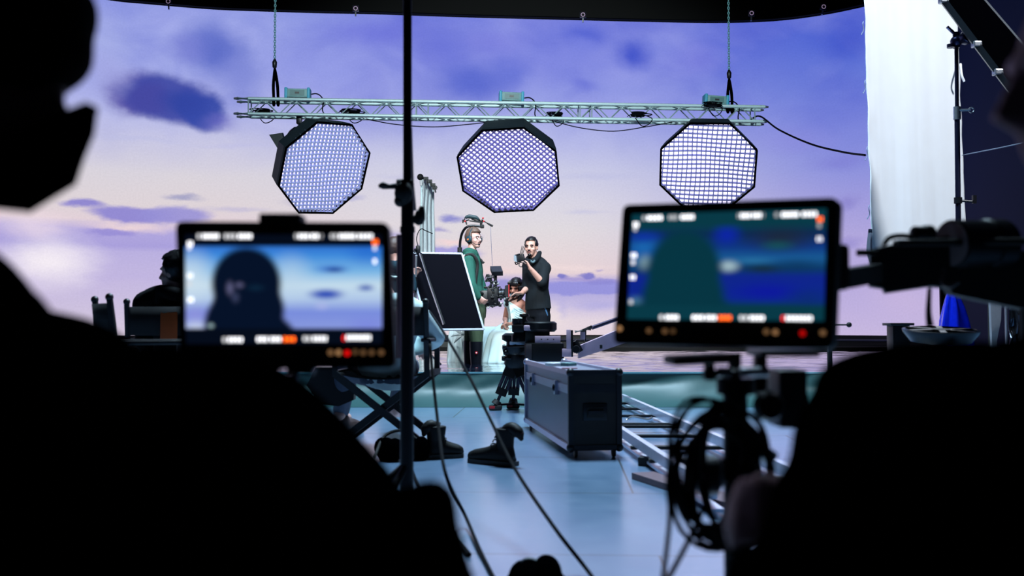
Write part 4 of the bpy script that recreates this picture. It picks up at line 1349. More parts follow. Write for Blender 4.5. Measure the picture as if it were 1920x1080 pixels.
MB().tube([lerp(pA, pB, .2), lerp(pA, pB, .3)], .021, 10).build('collar', M_blackmetal, sd)
MB().tube([lerp(pA, pB, .3), pB], .016, 8).build('lower_tube', M_steel, sd)
MB().box(P(784, 468, 11.35), (.05, .07, .09), None, .012).tube([P(778, 468, 11.3), P(790, 477, 11.4)], .016, 8).tube([P(775, 470, 11.25), P(779, 474, 11.25)], .01, 6).build('grip_head', M_blackmetal, sd)
MB().tube([P(786, 474, 11.33), P(806, 536, 11.2), P(831, 609, 11.05)], .008, 6).build('brace_rod', mat('brace_grey', (150, 140, 150), .4, .6), sd)
MB().tube([P(789, 477, 11.34), P(808, 536, 11.22), P(833, 608, 11.07)], .013, 6).build('brace_arm', M_black, sd)
for ang in (.6, 2.7, 4.6):
    MB().tube([pB + V((0, 0, .3)), pB + V((math.cos(ang) * .35, math.sin(ang) * .35, .01))], .012, 6).build('leg', M_steel, sd)
cable('looped_wire', 'thin black wire looping up from the board clamp over the sheer drape', [P(784, 462, 11.3), P(781, 448, 11.3), P(785, 434, 11.3), P(791, 429, 11.3), P(797, 432, 11.4), P(811, 438, 11.5)], .005)

# ------------------------------------------------------------------ tripod and jib
M_bm2 = mat('tripod_black', (7, 8, 13), .38, .3, var=.3)
M_mauve = mat('worn_grey_metal', (196, 164, 182), .5, .1, var=.2, scale=8, bump=.1)
YT = 9.0
tp = thing('tripod', 'heavy black twin-tube tripod standing in front of the pool beside the flight case', 'tripod', G(950, 766))
top = P(966, 672, YT)
for (px, py, Yb, nm) in ((929, 764, 8.95, 0), (962, 756, 9.12, 1), (1005, 768, 8.85, 2)):
    ft = V((P(px, py, Yb).x, Yb, .03))
    d = (ft - top); dn = d.normalized(); sdv = dn.cross(V((0, 1, 0))).normalized()
    lg = MB()
    for s in (-1, 1):
        lg.tube([top + sdv * s * .035 + dn * .04, top + sdv * s * .035 + dn * (d.length * .68)], .017, 8)
    lg.tube([top + dn * (d.length * .2), ft - dn * .04], .015, 8)
    lo_ = lg.build('leg', mat('leg_tube', (60, 58, 78), .35, .6), tp)
    MB().bar(top, top + dn * .18, .11, .07, V((0, 1, 0))).build('leg_bracket', M_bm2, lo_)
    MB().bar(top + dn * (d.length * .62), top + dn * (d.length * .76), .1, .06, V((0, 1, 0))).build('leg_clamp', M_bm2, lo_)
    MB().tube([ft - dn * .06, ft + V((0, 0, .02))], [.035, .045], 10).box(ft + V((0, 0, -.005)), (.12, .09, .045), None, .015).build('foot', M_rubber, lo_)
    MB().box(ft + V((-.03, -.046, .0)), (.05, .01, .02)).build('foot_mark', M_red, lo_, False)
for (a, c) in ((0, 1), (1, 2), (0, 2)):
    pass
sp = V((P(962, 752, 9.1).x, 9.05, .05))
for (px, Yb) in ((929, 8.95), (962, 9.12), (1005, 8.85)):
    e = V((P(px, 760, Yb).x, Yb, .05))
    MB().bar(sp, e, .045, .018).build('spreader_arm', M_bm2, tp, False)
MB().lathe(P(968, 690, YT), [(.09, 0), (.11, .04), (.1, .12), (.12, .14), (.13, .19), (.1, .2)]).build('bowl', M_bm2, tp)
MB().lathe(P(966, 662, YT), [(.1, 0), (.115, .05), (.08, .07), (.08, .1), (.12, .12), (.12, .16), (.09, .18)]).build('fluid_head', M_bm2, tp)
for px, py in ((948, 651), (950, 661), (947, 672)):
    MB().tube([P(px + 12, py, YT - .08), P(px, py, YT - .08)], [.016, .014], 8).lathe(P(px, py, YT - .08), [(.022, 0), (.026, .01), (.02, .03)], (V((0, 1, 0)), V((0, 0, 1)), V((-1, 0, 0))), 12).build('knob', M_bm2, tp)
MB().box(P(972, 642, YT), (.16, .16, .05), None, .01).build('mount_plate', M_steel, tp)

jb = thing('camera_jib', 'mauve-grey jib arm with black pivot block reaching behind the teal-screened monitor', 'jib', P(1010, 660, 8.6))
def jbox(px0, py0, px1, py1, Y, d, m, nm, bev=.008):
    a, c = P(px0, py0, Y), P(px1, py1, Y)
    cc = (a + c) / 2
    return MB().box(cc, (abs(c.x - a.x), d, abs(a.z - c.z)), None, bev).build(nm, m, jb)
YJ = 8.75
MB().lathe(P(974, 640, YJ), [(.07, 0), (.07, .05), (.05, .08), (.05, .12), (.065, .16), (.065, .2)]).build('column', M_bm2, jb)
jbox(960, 609, 982, 623, YJ, .2, M_bm2, 'head_block')
jbox(982, 610, 998, 620, YJ - .1, .04, M_mauve, 'head_plate')
MB().lathe(P(1012, 622, YJ), [(.13, 0), (.15, .02), (.15, .075), (.13, .09)]).build('pan_wheel', M_bm2, jb)
MB().lathe(P(983, 606, YJ), [(.035, 0), (.035, .02), (.018, .03), (.018, .05), (.045, .06), (.04, .08)], None, 16).build('knob', M_bm2, jb)
MB().box(P(1006, 605, YJ), (.14, .1, .02), None, .006).build('top_plate', M_bm2, jb)
jbox(984, 620, 1030, 642, YJ + .05, .22, M_bm2, 'pan_block')
jbox(1003, 630, 1051, 643, YJ - .14, .03, M_mauve, 'side_plate', .003)
for px in (1015, 1027, 1038):
    MB().lathe(P(px, 636.5, YJ - .158), [(.006, 0), (.006, .004)], (V((1, 0, 0)), V((0, 0, 1)), V((0, -1, 0))), 8).build('bolt', M_black, jb)
jbox(984, 643, 1056, 678, YJ - .02, .3, M_bm2, 'weight_block')
jbox(986, 646, 997, 674, YJ - .18, .02, mat('brown_panel', (46, 36, 42), .6), 'weight_panel', .003)
jbox(1019, 678, 1046, 690, YJ - .06, .1, M_bm2, 'support_foot')
jbox(1054, 654, 1071, 669, YJ - .2, .03, M_mauve, 'bracket', .003)
jbox(1062, 618, 1070, 655, YJ - .2, .03, M_mauve, 'upright_plate', .003)
jbox(1070, 619, 1074, 669, YJ - .16, .1, M_bm2, 'upright_edge', .003)
jbox(1088, 622, 1097, 636, YJ - .1, .03, M_mauve, 'upright_plate', .003)
jbox(1096, 618, 1099, 640, YJ - .06, .06, M_bm2, 'upright_edge', .003)
ya = YJ - .12
pts = [P(1085, 649, ya), P(1085, 672, ya), P(1310, 598, ya + .5), P(1310, 556, ya + .5)]
MB().prism(pts, V((0, .12, 0))).build('lower_beam', M_mauve, jb, False)
MB().box(P(1127, 650, ya - .003), (.024, .012, .034), None, .003).build('beam_slot', M_black, jb, False)
MB().tube([P(1078, 622, ya), P(1092, 620, ya), P(1110, 612, ya)], .012, 8).build('link_rod', M_bm2, jb)
mb = MB(); mb.tube([P(1093, 622, ya - .02), P(1105, 614, ya - .02)], .007, 6).tube([P(1097, 617, ya - .02), P(1108, 618, ya - .02)], .007, 6); mb.build('turnbuckle', M_bm2, jb)
MB().tube([P(1106, 616, ya), P(1300, 548, ya + .5)], .018, 10).build('upper_rod', mat('rod_grey', (70, 62, 82), .3, .8), jb)
MB().tube([P(1076, 640, ya), P(1087, 660, ya)], .035, 10).lathe(P(1080, 655, ya - .06), [(.03, 0), (.035, .02), (.03, .03)], (V((1, 0, 0)), V((0, 0, 1)), V((0, -1, 0))), 12).build('pivot', M_bm2, jb)

# ------------------------------------------------------------------ flight case
fcs = thing('flight_case', 'long black flight case with metal edges standing on castors between boots and track', 'case', G(1070, 845))
A = G(1070, 858); A.z = 0
ax = (G(987, 802) - G(1070, 860)); ax.z = 0; Lc = ax.length; ax.normalize()
rx = V((ax.y, -ax.x, 0)); rx = rx if rx.x > 0 else -rx
Wc = .285; z0, z1 = .055, .487
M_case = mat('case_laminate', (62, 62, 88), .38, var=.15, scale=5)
M_case_end = mat('case_end', (8, 9, 12), .6)
M_trim = mat('case_aluminium', (168, 168, 190), .35, .75)
M_trimdark = mat('case_dark_edge', (24, 28, 36), .45, .4)
O = A
def cpt(a, r, z): return O + ax * a + rx * r + V((0, 0, z))
zl = .375
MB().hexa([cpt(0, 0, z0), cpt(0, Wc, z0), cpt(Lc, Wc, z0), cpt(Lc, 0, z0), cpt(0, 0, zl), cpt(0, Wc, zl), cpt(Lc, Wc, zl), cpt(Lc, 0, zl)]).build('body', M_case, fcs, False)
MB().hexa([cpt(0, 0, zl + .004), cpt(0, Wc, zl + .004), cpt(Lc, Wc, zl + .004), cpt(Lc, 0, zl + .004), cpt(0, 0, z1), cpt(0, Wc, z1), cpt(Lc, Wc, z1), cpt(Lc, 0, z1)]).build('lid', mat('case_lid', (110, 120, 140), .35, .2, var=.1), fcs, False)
MB().hexa([cpt(-.004, .012, z0 + .01), cpt(-.004, Wc - .012, z0 + .01), cpt(0.0, Wc - .012, z0 + .01), cpt(0.0, .012, z0 + .01), cpt(-.004, .012, z1 - .012), cpt(-.004, Wc - .012, z1 - .012), cpt(0, Wc - .012, z1 - .012), cpt(0, .012, z1 - .012)]).build('end_panel', M_case_end, fcs, False)
for (a0, r0, zz0, a1, r1, zz1, w_, h_, m_) in (
        (0, 0, z1, Lc, 0, z1, .03, .03, M_trim), (0, 0, z0, Lc, 0, z0, .034, .034, M_trim), (0, Wc, z1, Lc, Wc, z1, .03, .03, M_trim), (0, Wc, z0, Lc, Wc, z0, .034, .034, M_trim),
        (0, 0, z1, 0, Wc, z1, .03, .03, M_trimdark), (0, 0, z0, 0, Wc, z0, .03, .03, M_trimdark), (0, 0, z0, 0, 0, z1, .03, .03, M_trimdark), (0, Wc, z0, 0, Wc, z1, .03, .03, M_trimdark),
        (Lc, 0, z0, Lc, 0, z1, .03, .03, M_trim), (Lc, Wc, z0, Lc, Wc, z1, .03, .03, M_trim), (0, 0, zl + .012, Lc, 0, zl + .012, .012, .05, M_trim), (0, 0, zl + .02, 0, Wc, zl + .02, .012, .05, M_trimdark)):
    MB().bar(cpt(a0, r0, zz0), cpt(a1, r1, zz1), w_, h_, V((0, 0, 1)) if zz0 == zz1 else ax).build('edge_trim', m_, fcs, False)
for a_ in (0, Lc):
    for r_0 in (0, Wc):
        for z_ in (z0, z1):
            MB().ball(cpt(a_, r_0, z_), .026, None, 10, 8).build('corner', M_trimdark if a_ == 0 else M_trim, fcs)
        c = cpt(a_ + (.08 if a_ == 0 else -.08) - (.07 if a_ == 0 else -.07), r_0 + (.03 if r_0 == 0 else -.03), .03)
        MB().lathe(c - rx * .012, [(.012, 0), (.03, .004), (.03, .02), (.012, .024)], (ax, V((0, 0, 1)), rx), 16).box(c + V((0, 0, .025)), (.035, .035, .02)).build('castor', M_rubber, fcs)
for a_ in (.42, 1.36):
    lt = MB().bar(cpt(a_, -.012, zl + .045), cpt(a_, -.012, zl - .04), .05, .02, -rx).build('latch', M_trim, fcs, False)
    MB().torus(cpt(a_, -.026, zl + .0), .018, .005, (ax, V((0, 0, 1))), 12, 5).build('latch_handle', M_blackmetal, lt)
hc_ = cpt(-.008, Wc * .5, .26)
hp = MB().box(hc_, (.14, .012, .1), (rx, ax, V((0, 0, 1))), .005).build('handle_plate', mat('handle_dark', (26, 32, 38), .4, .5), fcs)
MB().box(hc_ - ax * .006, (.1, .01, .066), (rx, ax, V((0, 0, 1))), .003).build('handle_recess', M_black, hp)
MB().bar(hc_ - ax * .018 - rx * .045 , hc_ - ax * .018 + rx * .045, .018, .018).build('handle_grip', M_trimdark, hp)
def small_top(name, label, cat, px, py, sz, m, rot=0.2):
    q_ = G(px, py, z1 + .016)
    o = MB().box(q_ + V((0, 0, sz[2] / 2)), sz, (V((math.cos(rot), math.sin(rot), 0)), V((-math.sin(rot), math.cos(rot), 0)), V((0, 0, 1))), .003).build(name, m, None)
    tag(o, label, cat)
small_top('paper_scrap', 'crumpled pale scrap lying on the flight case lid under the jib', 'scrap', 1042, 686, (.1, .1, .02), M_whitecloth, .5)
small_top('paper_scrap', 'second pale scrap on the case lid beside the jib foot', 'scrap', 1062, 686, (.11, .09, .02), M_tealgrey, 1.0)
small_top('tape_strip', 'short reddish strip lying on the flight case lid', 'tape', 1068, 691.5, (.09, .04, .006), mat('pale_red', (150, 90, 110), .6), .1)

# ------------------------------------------------------------------ dolly track
tk = thing('camera_track', 'two silver rails of dolly track on dark sleepers running past the flight case', 'track', G(1240, 800))
M_rail = mat('rail_metal', (225, 225, 245), .25, .5)
tdv = V((-.0514, 1, 0)).normalized(); tsv = V((tdv.y, -tdv.x, 0))
def rail(X0, Ya, Yb):
    f = lambda Y: V((X0 + (Y - 9.3) * -.0514, Y, 0))
    r_o = MB().bar(f(Ya) + V((0, 0, .095)), f(Yb) + V((0, 0, .095)), .035, .055, V((0, 0, 1))).build('rail', M_rail, tk, False)
    MB().bar(f(Ya) + V((.02, 0, .022)), f(Yb) + V((.02, 0, .022)), .05, .014, V((0, 0, 1))).build('rail_flange', M_rail, r_o, False)
    for Y in (Ya - .12, (Ya + Yb) / 2):
        MB().lathe(f(Y) + V((-.0185, 0, .098)), [(.012, 0), (.012, .004)], (V((0, 1, 0)), V((0, 0, 1)), V((-1, 0, 0))), 10).build('red_mark', M_red, r_o)
    return f
fR = rail(1.02, 9.3, 4.2)
fL = rail(.53, 9.3, 4.0)
for k, Y in enumerate((9.0, 8.4, 7.75, 7.1, 6.95, 6.35, 5.75, 5.2, 4.6)):
    MB().bar(fL(Y) + V((-.03, 0, .058)), fR(Y) + V((.05, 0, .058)), .05, .018, V((0, 0, 1))).build('sleeper', M_black, tk, False)
q_ = lerp(fL(7.3), fR(7.3), .62) + V((0, 0, .07))
MB().tube([q_ + V((-.1, 0, 0)), q_ + V((-.05, 0, .02)), q_ + V((.05, 0, .0)), q_ + V((.09, 0, .015))], .012, 6, 3).build('hook', M_steel, tk)
def plank(label, a, c, w_, h_, m_):
    p0, p1 = G(*a), G(*c)
    tag(MB().bar(p0 + V((0, 0, h_ / 2 + .001)), p1 + V((0, 0, h_ / 2 + .001)), w_, h_, V((0, 0, 1))).build('wooden_plank', m_, None, False), label, 'plank', 'planks lying beside the dolly track')
plank('flat black plank on the floor under the near end of the track', (1200, 872), (1330, 880), .07, .045, M_black)
plank('pinkish wooden plank on the floor beneath the coiled cables', (1205, 897), (1385, 955), .12, .03, mat('pink_wood', (96, 70, 80), .5, var=.25))

# ------------------------------------------------------------------ boots and bags on the floor
M_boot = mat('black_leather', (4, 4, 6), .6, var=.3, spec=.2)
def boot(label, heel, toe, hgt, lean, tongue):
    h, t = heel, toe
    d = (t - h); L = d.length; d.normalize(); s = V((d.y, -d.x, 0)); Z = V((0, 0, 1))
    b = thing('boot', label, 'boot', h)
    q = lambda x, y, z: h + d * (x * L) + s * y + Z * z
    mb = MB()
    mb.loft([(q(-.02, 0, .025), s * .03, Z * .02), (q(.08, 0, .055), s * .038, Z * .05), (q(.35, 0, .06), s * .04, Z * .058), (q(.6, 0, .05), s * .046, Z * .042), (q(.85, 0, .042), s * .044, Z * .034), (q(1.0, 0, .035), s * .022, Z * .022)], 16)
    mb.loft([(q(.14, 0, .05), d * .055, s * .038), (q(.17 + lean * .3, 0, .1), d * .052, s * .036), (q(.17 + lean * .6, 0, hgt * .72), d * .055, s * .042), (q(.16 + lean, 0, hgt), d * .062, s * .045)], 16)
    solid(mb, 'upper', M_boot, b, .006, 5)
    MB().prism([q(-.05, -.036, 0), q(.3, -.04, 0), q(.62, -.05, 0), q(.95, -.038, 0), q(1.03, 0, 0), q(.95, .038, 0), q(.62, .05, 0), q(.3, .04, 0), q(-.05, .036, 0)], Z * .024).build('sole', M_rubber, b, False)
    MB().box(q(.08, 0, .006), (.075, .072, .03), (d, s, Z), .004).build('heel', M_rubber, b)
    mb = MB()
    tx = tongue
    mb.tube([q(.18 + lean, 0, hgt * .86), q(.2 + lean + tx * .18, 0, hgt * 1.02), q(.2 + lean + tx * .34, 0, hgt * .9), q(.2 + lean + tx * .4, 0, hgt * .76)], [.035, .034, .032, .014], 10, 4, True)
    cu = mb.build('folded_collar', M_boot, b)
    MB().tube([q(.2 + lean + tx * .3, .0, hgt * .97), q(.2 + lean + tx * .4, 0, hgt * .84)], .02, 8).build('red_lining', mat('dark_red_lining', (86, 22, 30), .8), cu)
    for k in range(5):
        c = q(.42 - k * .045, 0, .105 + k * .022)
        MB().tube([c - s * .034, c + d * .012 + Z * .008, c + s * .034], .0045, 5, 3).build('lace', M_black, b)
boot('black lace-up boot with collar folded back, toe pointing away from its twin', G(806, 860), G(868, 857), .185, .02, -1)
boot('black lace-up boot nearer the camera with a floppy red-lined collar', G(962, 874), G(880, 866), .20, .02, -1)
bg = thing('shoulder_bag', 'crumpled black bag lying on the floor by the dark pole', 'bag', G(742, 868))
mb = MB()
for k in range(9):
    r0 = random.Random(k + 40)
    c = G(718 + k * 8, 862) + V((0, r0.uniform(-.06, .06), .045 + r0.uniform(0, .03)))
    mb.ball(c, (.05 + r0.uniform(0, .02), .06, .05 + r0.uniform(0, .03)))
mb.ball(G(790, 862) + V((0, 0, .06)), (.05, .06, .075))
solid(mb, 'body', M_flagcloth, bg, .008, 6)
MB().tube([G(700, 870) + V((0, 0, .02)), G(720, 862) + V((0, 0, .13)), G(755, 860) + V((0, 0, .16)), G(785, 860) + V((0, 0, .1))], .009, 8, 5).build('strap', M_black, bg)
bg2 = thing('equipment_pouch', 'black pouch on the bright floor at the bottom of the view', 'pouch', G(1000, 1082))
mb = MB()
gq = lambda px, z: V((G(px, 1100).x, G(px, 1100).y, z))
mb.ball(gq(985, .03), (.05, .09, .045)).ball(gq(1025, .04), (.045, .09, .05)).ball(gq(1005, .02), (.09, .1, .03))
solid(mb, 'body', M_flagcloth, bg2, .005, 5)
MB().tube([gq(960, .03), gq(985, .075), gq(1010, .07)], .008, 8, 4).build('flap_edge', mat('teal_edge', (20, 50, 64), .6), bg2)
# ================================================================== director's chairs
def director_chair(label, c, yaw, back_m=M_canvas, lean=.06, leg_m=M_wood, W=.56, D=.42, letter=None):
    """c: floor point under the seat centre; the chair faces (sin yaw, cos yaw) away from the camera at yaw 0"""
    t = thing('director_chair', label, 'chair', c)
    F = V((math.sin(yaw), math.cos(yaw), 0)); R = V((math.cos(yaw), -math.sin(yaw), 0)); Z = V((0, 0, 1))
    q = lambda x, y, z: c + R * x + F * y + Z * z
    sz = .47
    for y in (-D / 2, D / 2):
        for s in (-1, 1):
            MB().bar(q(-s * W / 2, y + .012 * s, .04), q(s * W / 2, y + .012 * s, sz), .042, .022, F).build('leg', leg_m, t, False)
    for s in (-1, 1):
        MB().bar(q(s * W / 2, -D / 2 - .03, .025), q(s * W / 2, D / 2 + .03, .025), .035, .035, Z).build('foot_rail', leg_m, t, False)
        MB().bar(q(s * W / 2, -D / 2, sz), q(s * W / 2, D / 2, sz), .035, .035, Z).build('seat_rail', leg_m, t, False)
        MB().bar(q(s * W / 2, D / 2 - .03, sz), q(s * W / 2, D / 2 - .03, .66), .032, .032, F).build('arm_post', leg_m, t, False)
        MB().box(q(s * W / 2, -.01, .672), (.055, D + .1, .022), (R, F, Z), .006).build('armrest', leg_m, t)
        MB().tube([q(s * W / 2, -D / 2, sz), q(s * W / 2, -D / 2 - lean * .5, .68), q(s * W / 2, -D / 2 - lean, .9)], .017, 8).ball(q(s * W / 2, -D / 2 - lean, .9), .02, None, 10, 8).build('back_post', leg_m, t)
    mb = MB(); rows = []
    for j in range(2):
        row = []
        for i in range(13):
            x = -W / 2 + W * i / 12
            sg = .045 * (1 - (2 * i / 12 - 1) ** 2)
            row.append(mb.bm.verts.new(q(x, -D / 2 - lean * (.65 + .3 * j) - sg, .7 + .17 * j)))
        rows.append(row)
    for i in range(12):
        mb.bm.faces.new((rows[0][i], rows[0][i + 1], rows[1][i + 1], rows[1][i]))
    o = mb.build('backrest', back_m, t, True, 180); o.modifiers.new('thickness', 'SOLIDIFY').thickness = .008
    mb = MB(); rows = []
    for j in range(2):
        rows.append([mb.bm.verts.new(q(-W / 2 + W * i / 12, -D / 2 + D * j, sz + .01 - .04 * (1 - (2 * i / 12 - 1) ** 2))) for i in range(13)])
    for i in range(12):
        mb.bm.faces.new((rows[0][i], rows[0][i + 1], rows[1][i + 1], rows[1][i]))
    o2 = mb.build('seat', back_m, t, True, 180); o2.modifiers.new('thickness', 'SOLIDIFY').thickness = .008
    if letter:
        cu = bpy.data.curves.new('letter', 'FONT'); cu.body = letter; cu.size = .06; cu.extrude = .001; cu.align_x = 'CENTER'
        to = bpy.data.objects.new('letter', cu); COL.objects.link(to)
        dg = bpy.context.evaluated_depsgraph_get()
        me_ = bpy.data.meshes.new_from_object(to.evaluated_get(dg)); bpy.data.objects.remove(to)
        lo = bpy.data.objects.new('printed_letter', me_); COL.objects.link(lo); lo.parent = o
        me_.materials.append(mat('letter_grey', (150, 170, 180), .7))
        pos = q(W * .36, -D / 2 - lean * .8 - .035, .745)
        M = Matrix((R, Z, -F)).transposed().to_4x4(); M.translation = pos - root_loc(t)
        lo.matrix_local = M
    return t, q

# chair in the middle with its sitter
c = V((P(727, 760, 6.2).x, 6.2, 0))
chA, qA = director_chair('black director chair with crossed legs beside the dark pole, under the person in grey sweater', c, .08, letter='E')
po = MB(); po.prism([P(592, 690, 6.75), P(665, 690, 6.75), P(663, 750, 6.75), P(635, 762, 6.75), P(600, 757, 6.75), P(575, 722, 6.75)], V((0, .09, 0)))
po.build('side_pouch', M_canvas, chA, False)
YP = 6.2
M_greysw = mat('grey_teal_sweater', (214, 232, 234), .9, var=.06, scale=10, bump=.15, spec=.2)
ps = thing('person', 'person in a grey-teal sweater slouched in a director chair with one elbow hanging out', 'person', c)
J = dict(pel=P(725, 690, YP + .05), neck=P(735, 572, YP - .1), mid=P(728, 635, YP),
         sh=(P(778, 588, YP - .12), P(690, 590, YP - .1)), el=(P(815, 632, YP + .02), P(664, 650, YP + .02)), wr=(P(780, 652, YP + .22), P(672, 672, YP + .3)),
         hip=(P(750, 694, YP + .1), P(700, 694, YP + .1)), kn=(P(765, 690, YP + .56), P(650, 690, YP + .52)), an=(P(742, 762, YP + .9), P(640, 770, YP + .75)), toe=(.1, .95, 0))
hc = P(700, 515, YP - .02); hf = V((-.5, .8, -.2))
body(ps, J, hc, hf, M_skin, 1.0, [(0, (.3, .9, -.2), (.1, 0, -1), -1, .5), (1, (.2, .9, -.2), (0, 0, -1), 1, .5)])
short_hair(ps, hc, hf, 1.08, M_hairb, low=-.06, front=.05, thick=.02)
top_garment(ps, J, 1.0, M_greysw, .026, 1.0, 'sweater')
trousers(ps, J, 1.0, mat('faded_jeans', (54, 64, 84), .8, var=.3), .02, 7)
for i, ft in ((1, P(640, 772, YP + .75)),):
    f0 = J['an'][i]
    b_ = MB(); b_.tube([V((f0.x, f0.y, .1)), V((f0.x + .01, f0.y + .02, .06)), V((f0.x + .05, f0.y + .1, .055)), V((f0.x + .1, f0.y + .2, .04))], [.06, .06, .055, .035], 12, 4, True)
    solid(b_, 'brown_shoe', mat('brown_leather', (52, 36, 34), .5, var=.3), ps, .007, 4)

# seated man in silhouette further off
YL = 6.0
c = V((P(328, 760, YL).x, YL + .2, 0))
chB, qB = director_chair('dark director chair carrying an orange patch, with a man in silhouette on it', c, -.05, W=.56)
mb = MB(); mb.box(qB(-.02, -.31, .76), (.1, .012, .16), None, .004); mb.build('orange_patch', M_orange, chB)
pl = thing('person', 'man in dark clothes in profile on a director chair beside the bright-screened monitor', 'person', c)
J = dict(pel=c + V((0, -.02, .53)), neck=P(326, 556, YL + .1), sh=(P(378, 572, YL + .1), P(276, 572, YL + .15)), el=(P(390, 640, YL + .2), P(276, 640, YL + .25)), wr=(P(370, 660, YL + .5), P(300, 660, YL + .5)),
         hip=(c + V((.09, .05, .52)), c + V((-.09, .05, .52))), kn=(c + V((.12, .5, .5)), c + V((-.12, .5, .5))), an=(c + V((.12, .6, .09)), c + V((-.12, .6, .09))), toe=(0, 1, 0))
hc = P(329, 512, YL + .08); hf = V((-.95, .3, -.05))
body(pl, J, hc, hf, M_skin, .98, [(0, (-.2, .9, -.3), (0, 0, -1), 1, .4), (1, (.2, .9, -.3), (0, 0, -1), -1, .4)])
short_hair(pl, hc, hf, 1.07, M_hairk, low=-.06, front=.05, thick=.018)
def coll2(mb):
    mb.tube([P(300, 560, YL + .02), P(305, 546, YL), P(330, 552, YL - .04), P(352, 556, YL)], [.03, .04, .045, .03], 10, 4, True)
M_dark = mat('dark_jacket', (8, 9, 12), .9, spec=.1)
top_garment(pl, J, .98, M_dark, .03, 1.0, 'jacket', extra=coll2)
trousers(pl, J, .98, M_dark, .02, 7)
# empty chair
c = V((P(290, 760, 5.3).x, 5.3, 0))
director_chair('empty dark director chair beyond the person with the covered face, arm rail against the glow', c, 1.05, W=.54)

# ================================================================== the two camera monitors
def plane_hit(px, py, o, n):
    r = ray(px, py); cpos = V((0, 0, CAMZ))
    return cpos + r * ((o - cpos).dot(n) / r.dot(n))

M_mon = mat('monitor_housing', (7, 8, 11), .55, spec=.2)

def monitor(label, corners, scr, pic, texts, leds, sc_em, group='production monitors on stands near the camera'):
    (tl, tr, br_, bl_) = corners
    n = (tr - tl).cross(bl_ - tl).normalized()
    if n.y > 0: n = -n
    t = thing('camera_monitor', label, 'monitor', (bl_ + br_) / 2, group)
    ctr = (tl + tr + br_ + bl_) / 4
    X = ((tr - tl) + (br_ - bl_)).normalized(); U = X.cross(n).normalized()
    if U.z < 0: U = -U
    pr = []
    cs = [tl, tr, br_, bl_]; rad = .014
    for i in range(4):
        p0, p1, p2 = cs[i - 1], cs[i], cs[(i + 1) % 4]
        d0, d1 = (p0 - p1).normalized(), (p2 - p1).normalized()
        for k in range(5):
            a = k / 4
            pr.append(p1 + d0 * rad * (1 - a) ** 2 + d1 * rad * a ** 2)
    MB().prism(pr, -n * .034).build('housing', M_mon, t, True, 50)
    MB().prism([ctr + (p - ctr) * .8 - n * .034 for p in pr], -n * .02).build('back_cover', M_mon, t, True, 50)
    fo = ctr + n * .0015
    H = lambda px, py, off=.0015: plane_hit(px, py, ctr + n * off, n)
    q4 = [H(*p) for p in scr]
    bm = bmesh.new(); uv = bm.loops.layers.uv.new('screen')
    base_off = root_loc(t)
    vs = [bm.verts.new(p - base_off) for p in q4]
    f = bm.faces.new(vs)
    for l, w_ in zip(f.loops, ((0, 1), (1, 1), (1, 0), (0, 0))): l[uv].uv = w_
    if f.normal.dot(n) < 0: f.normal_flip()
    me_ = bpy.data.meshes.new('screen'); bm.to_mesh(me_); bm.free(); me_.materials.append(pic)
    so = bpy.data.objects.new('screen', me_); COL.objects.link(so); so.parent = t
    for nm, items in texts:
        for (x0, x1, y0, y1, col_, bright) in items:
            mb = MB()
            nn = max(1, int(round((x1 - x0) / 7.0)))
            for k in range(nn):
                xa = x0 + (x1 - x0) * k / nn; xb = x0 + (x1 - x0) * (k + .62) / nn
                yy = y0 + (y1 - y0) * ((xa - x0) / max(1, x1 - x0))
                h_ = 4.2
                mb.prism([H(xa, yy - h_, .003), H(xb, yy - h_, .003), H(xb, yy + h_, .003), H(xa, yy + h_, .003)], n * .0004)
            mb.build('status_text', glow('screen_%s_%.2f' % (col_, bright), {'white': (245, 245, 250), 'orange': (255, 96, 16), 'red': (235, 30, 16)}[col_], bright * sc_em), so, False)
    for (px, py, col_, st_) in leds:
        c = H(px, py, .003)
        MB().lathe(c, [(.0045, 0), (.0045, .002)], (X, U, n), 12).build('button_light', glow('led_%s_%.2f' % (col_, st_), {'amber': (255, 190, 130), 'red': (255, 16, 16)}[col_], st_), t, False)
    return t, n, X, U, ctr, H

def pic_mat(name, base_stops, blobs, bars, barcol, gain):
    m = bpy.data.materials.new(name); m.use_nodes = True
    nt = m.node_tree; nt.nodes.clear()
    uvn = nt.nodes.new('ShaderNodeUVMap'); uvn.uv_map = 'screen'
    sep = nt.nodes.new('ShaderNodeSeparateXYZ'); nt.links.new(uvn.outputs[0], sep.inputs[0])
    col = ramp(nt, sep.outputs[1], base_stops)
    col = paint(nt, uvn.outputs[0], col, blobs)
    for (op_, val) in bars:
        c = nt.nodes.new('ShaderNodeMapRange'); c.interpolation_type = 'SMOOTHSTEP'
        lo, hi = (val - .012, val + .012)
        if op_ == 'above':
            c.inputs['From Min'].default_value, c.inputs['From Max'].default_value = lo, hi
        else:
            c.inputs['From Min'].default_value, c.inputs['From Max'].default_value = hi, lo
        nt.links.new(sep.outputs[1], c.inputs[0])
        mx = nt.nodes.new('ShaderNodeMix'); mx.data_type = 'RGBA'
        nt.links.new(c.outputs[0], mx.inputs[0]); nt.links.new(col, mx.inputs[6]); mx.inputs[7].default_value = L3(*barcol)
        col = mx.outputs[2]
    e = nt.nodes.new('ShaderNodeEmission'); nt.links.new(col, e.inputs[0]); e.inputs[1].default_value = gain
    o = nt.nodes.new('ShaderNodeOutputMaterial'); nt.links.new(e.outputs[0], o.inputs[0])
    return m

def sb(x0, y0, w, h, px, py, rx, ry, c, a, s=.8, rot=0):
    return ((px - x0) / w, 1 - (py - y0) / h, rx / w, ry / h, c, a, s, math.radians(rot))

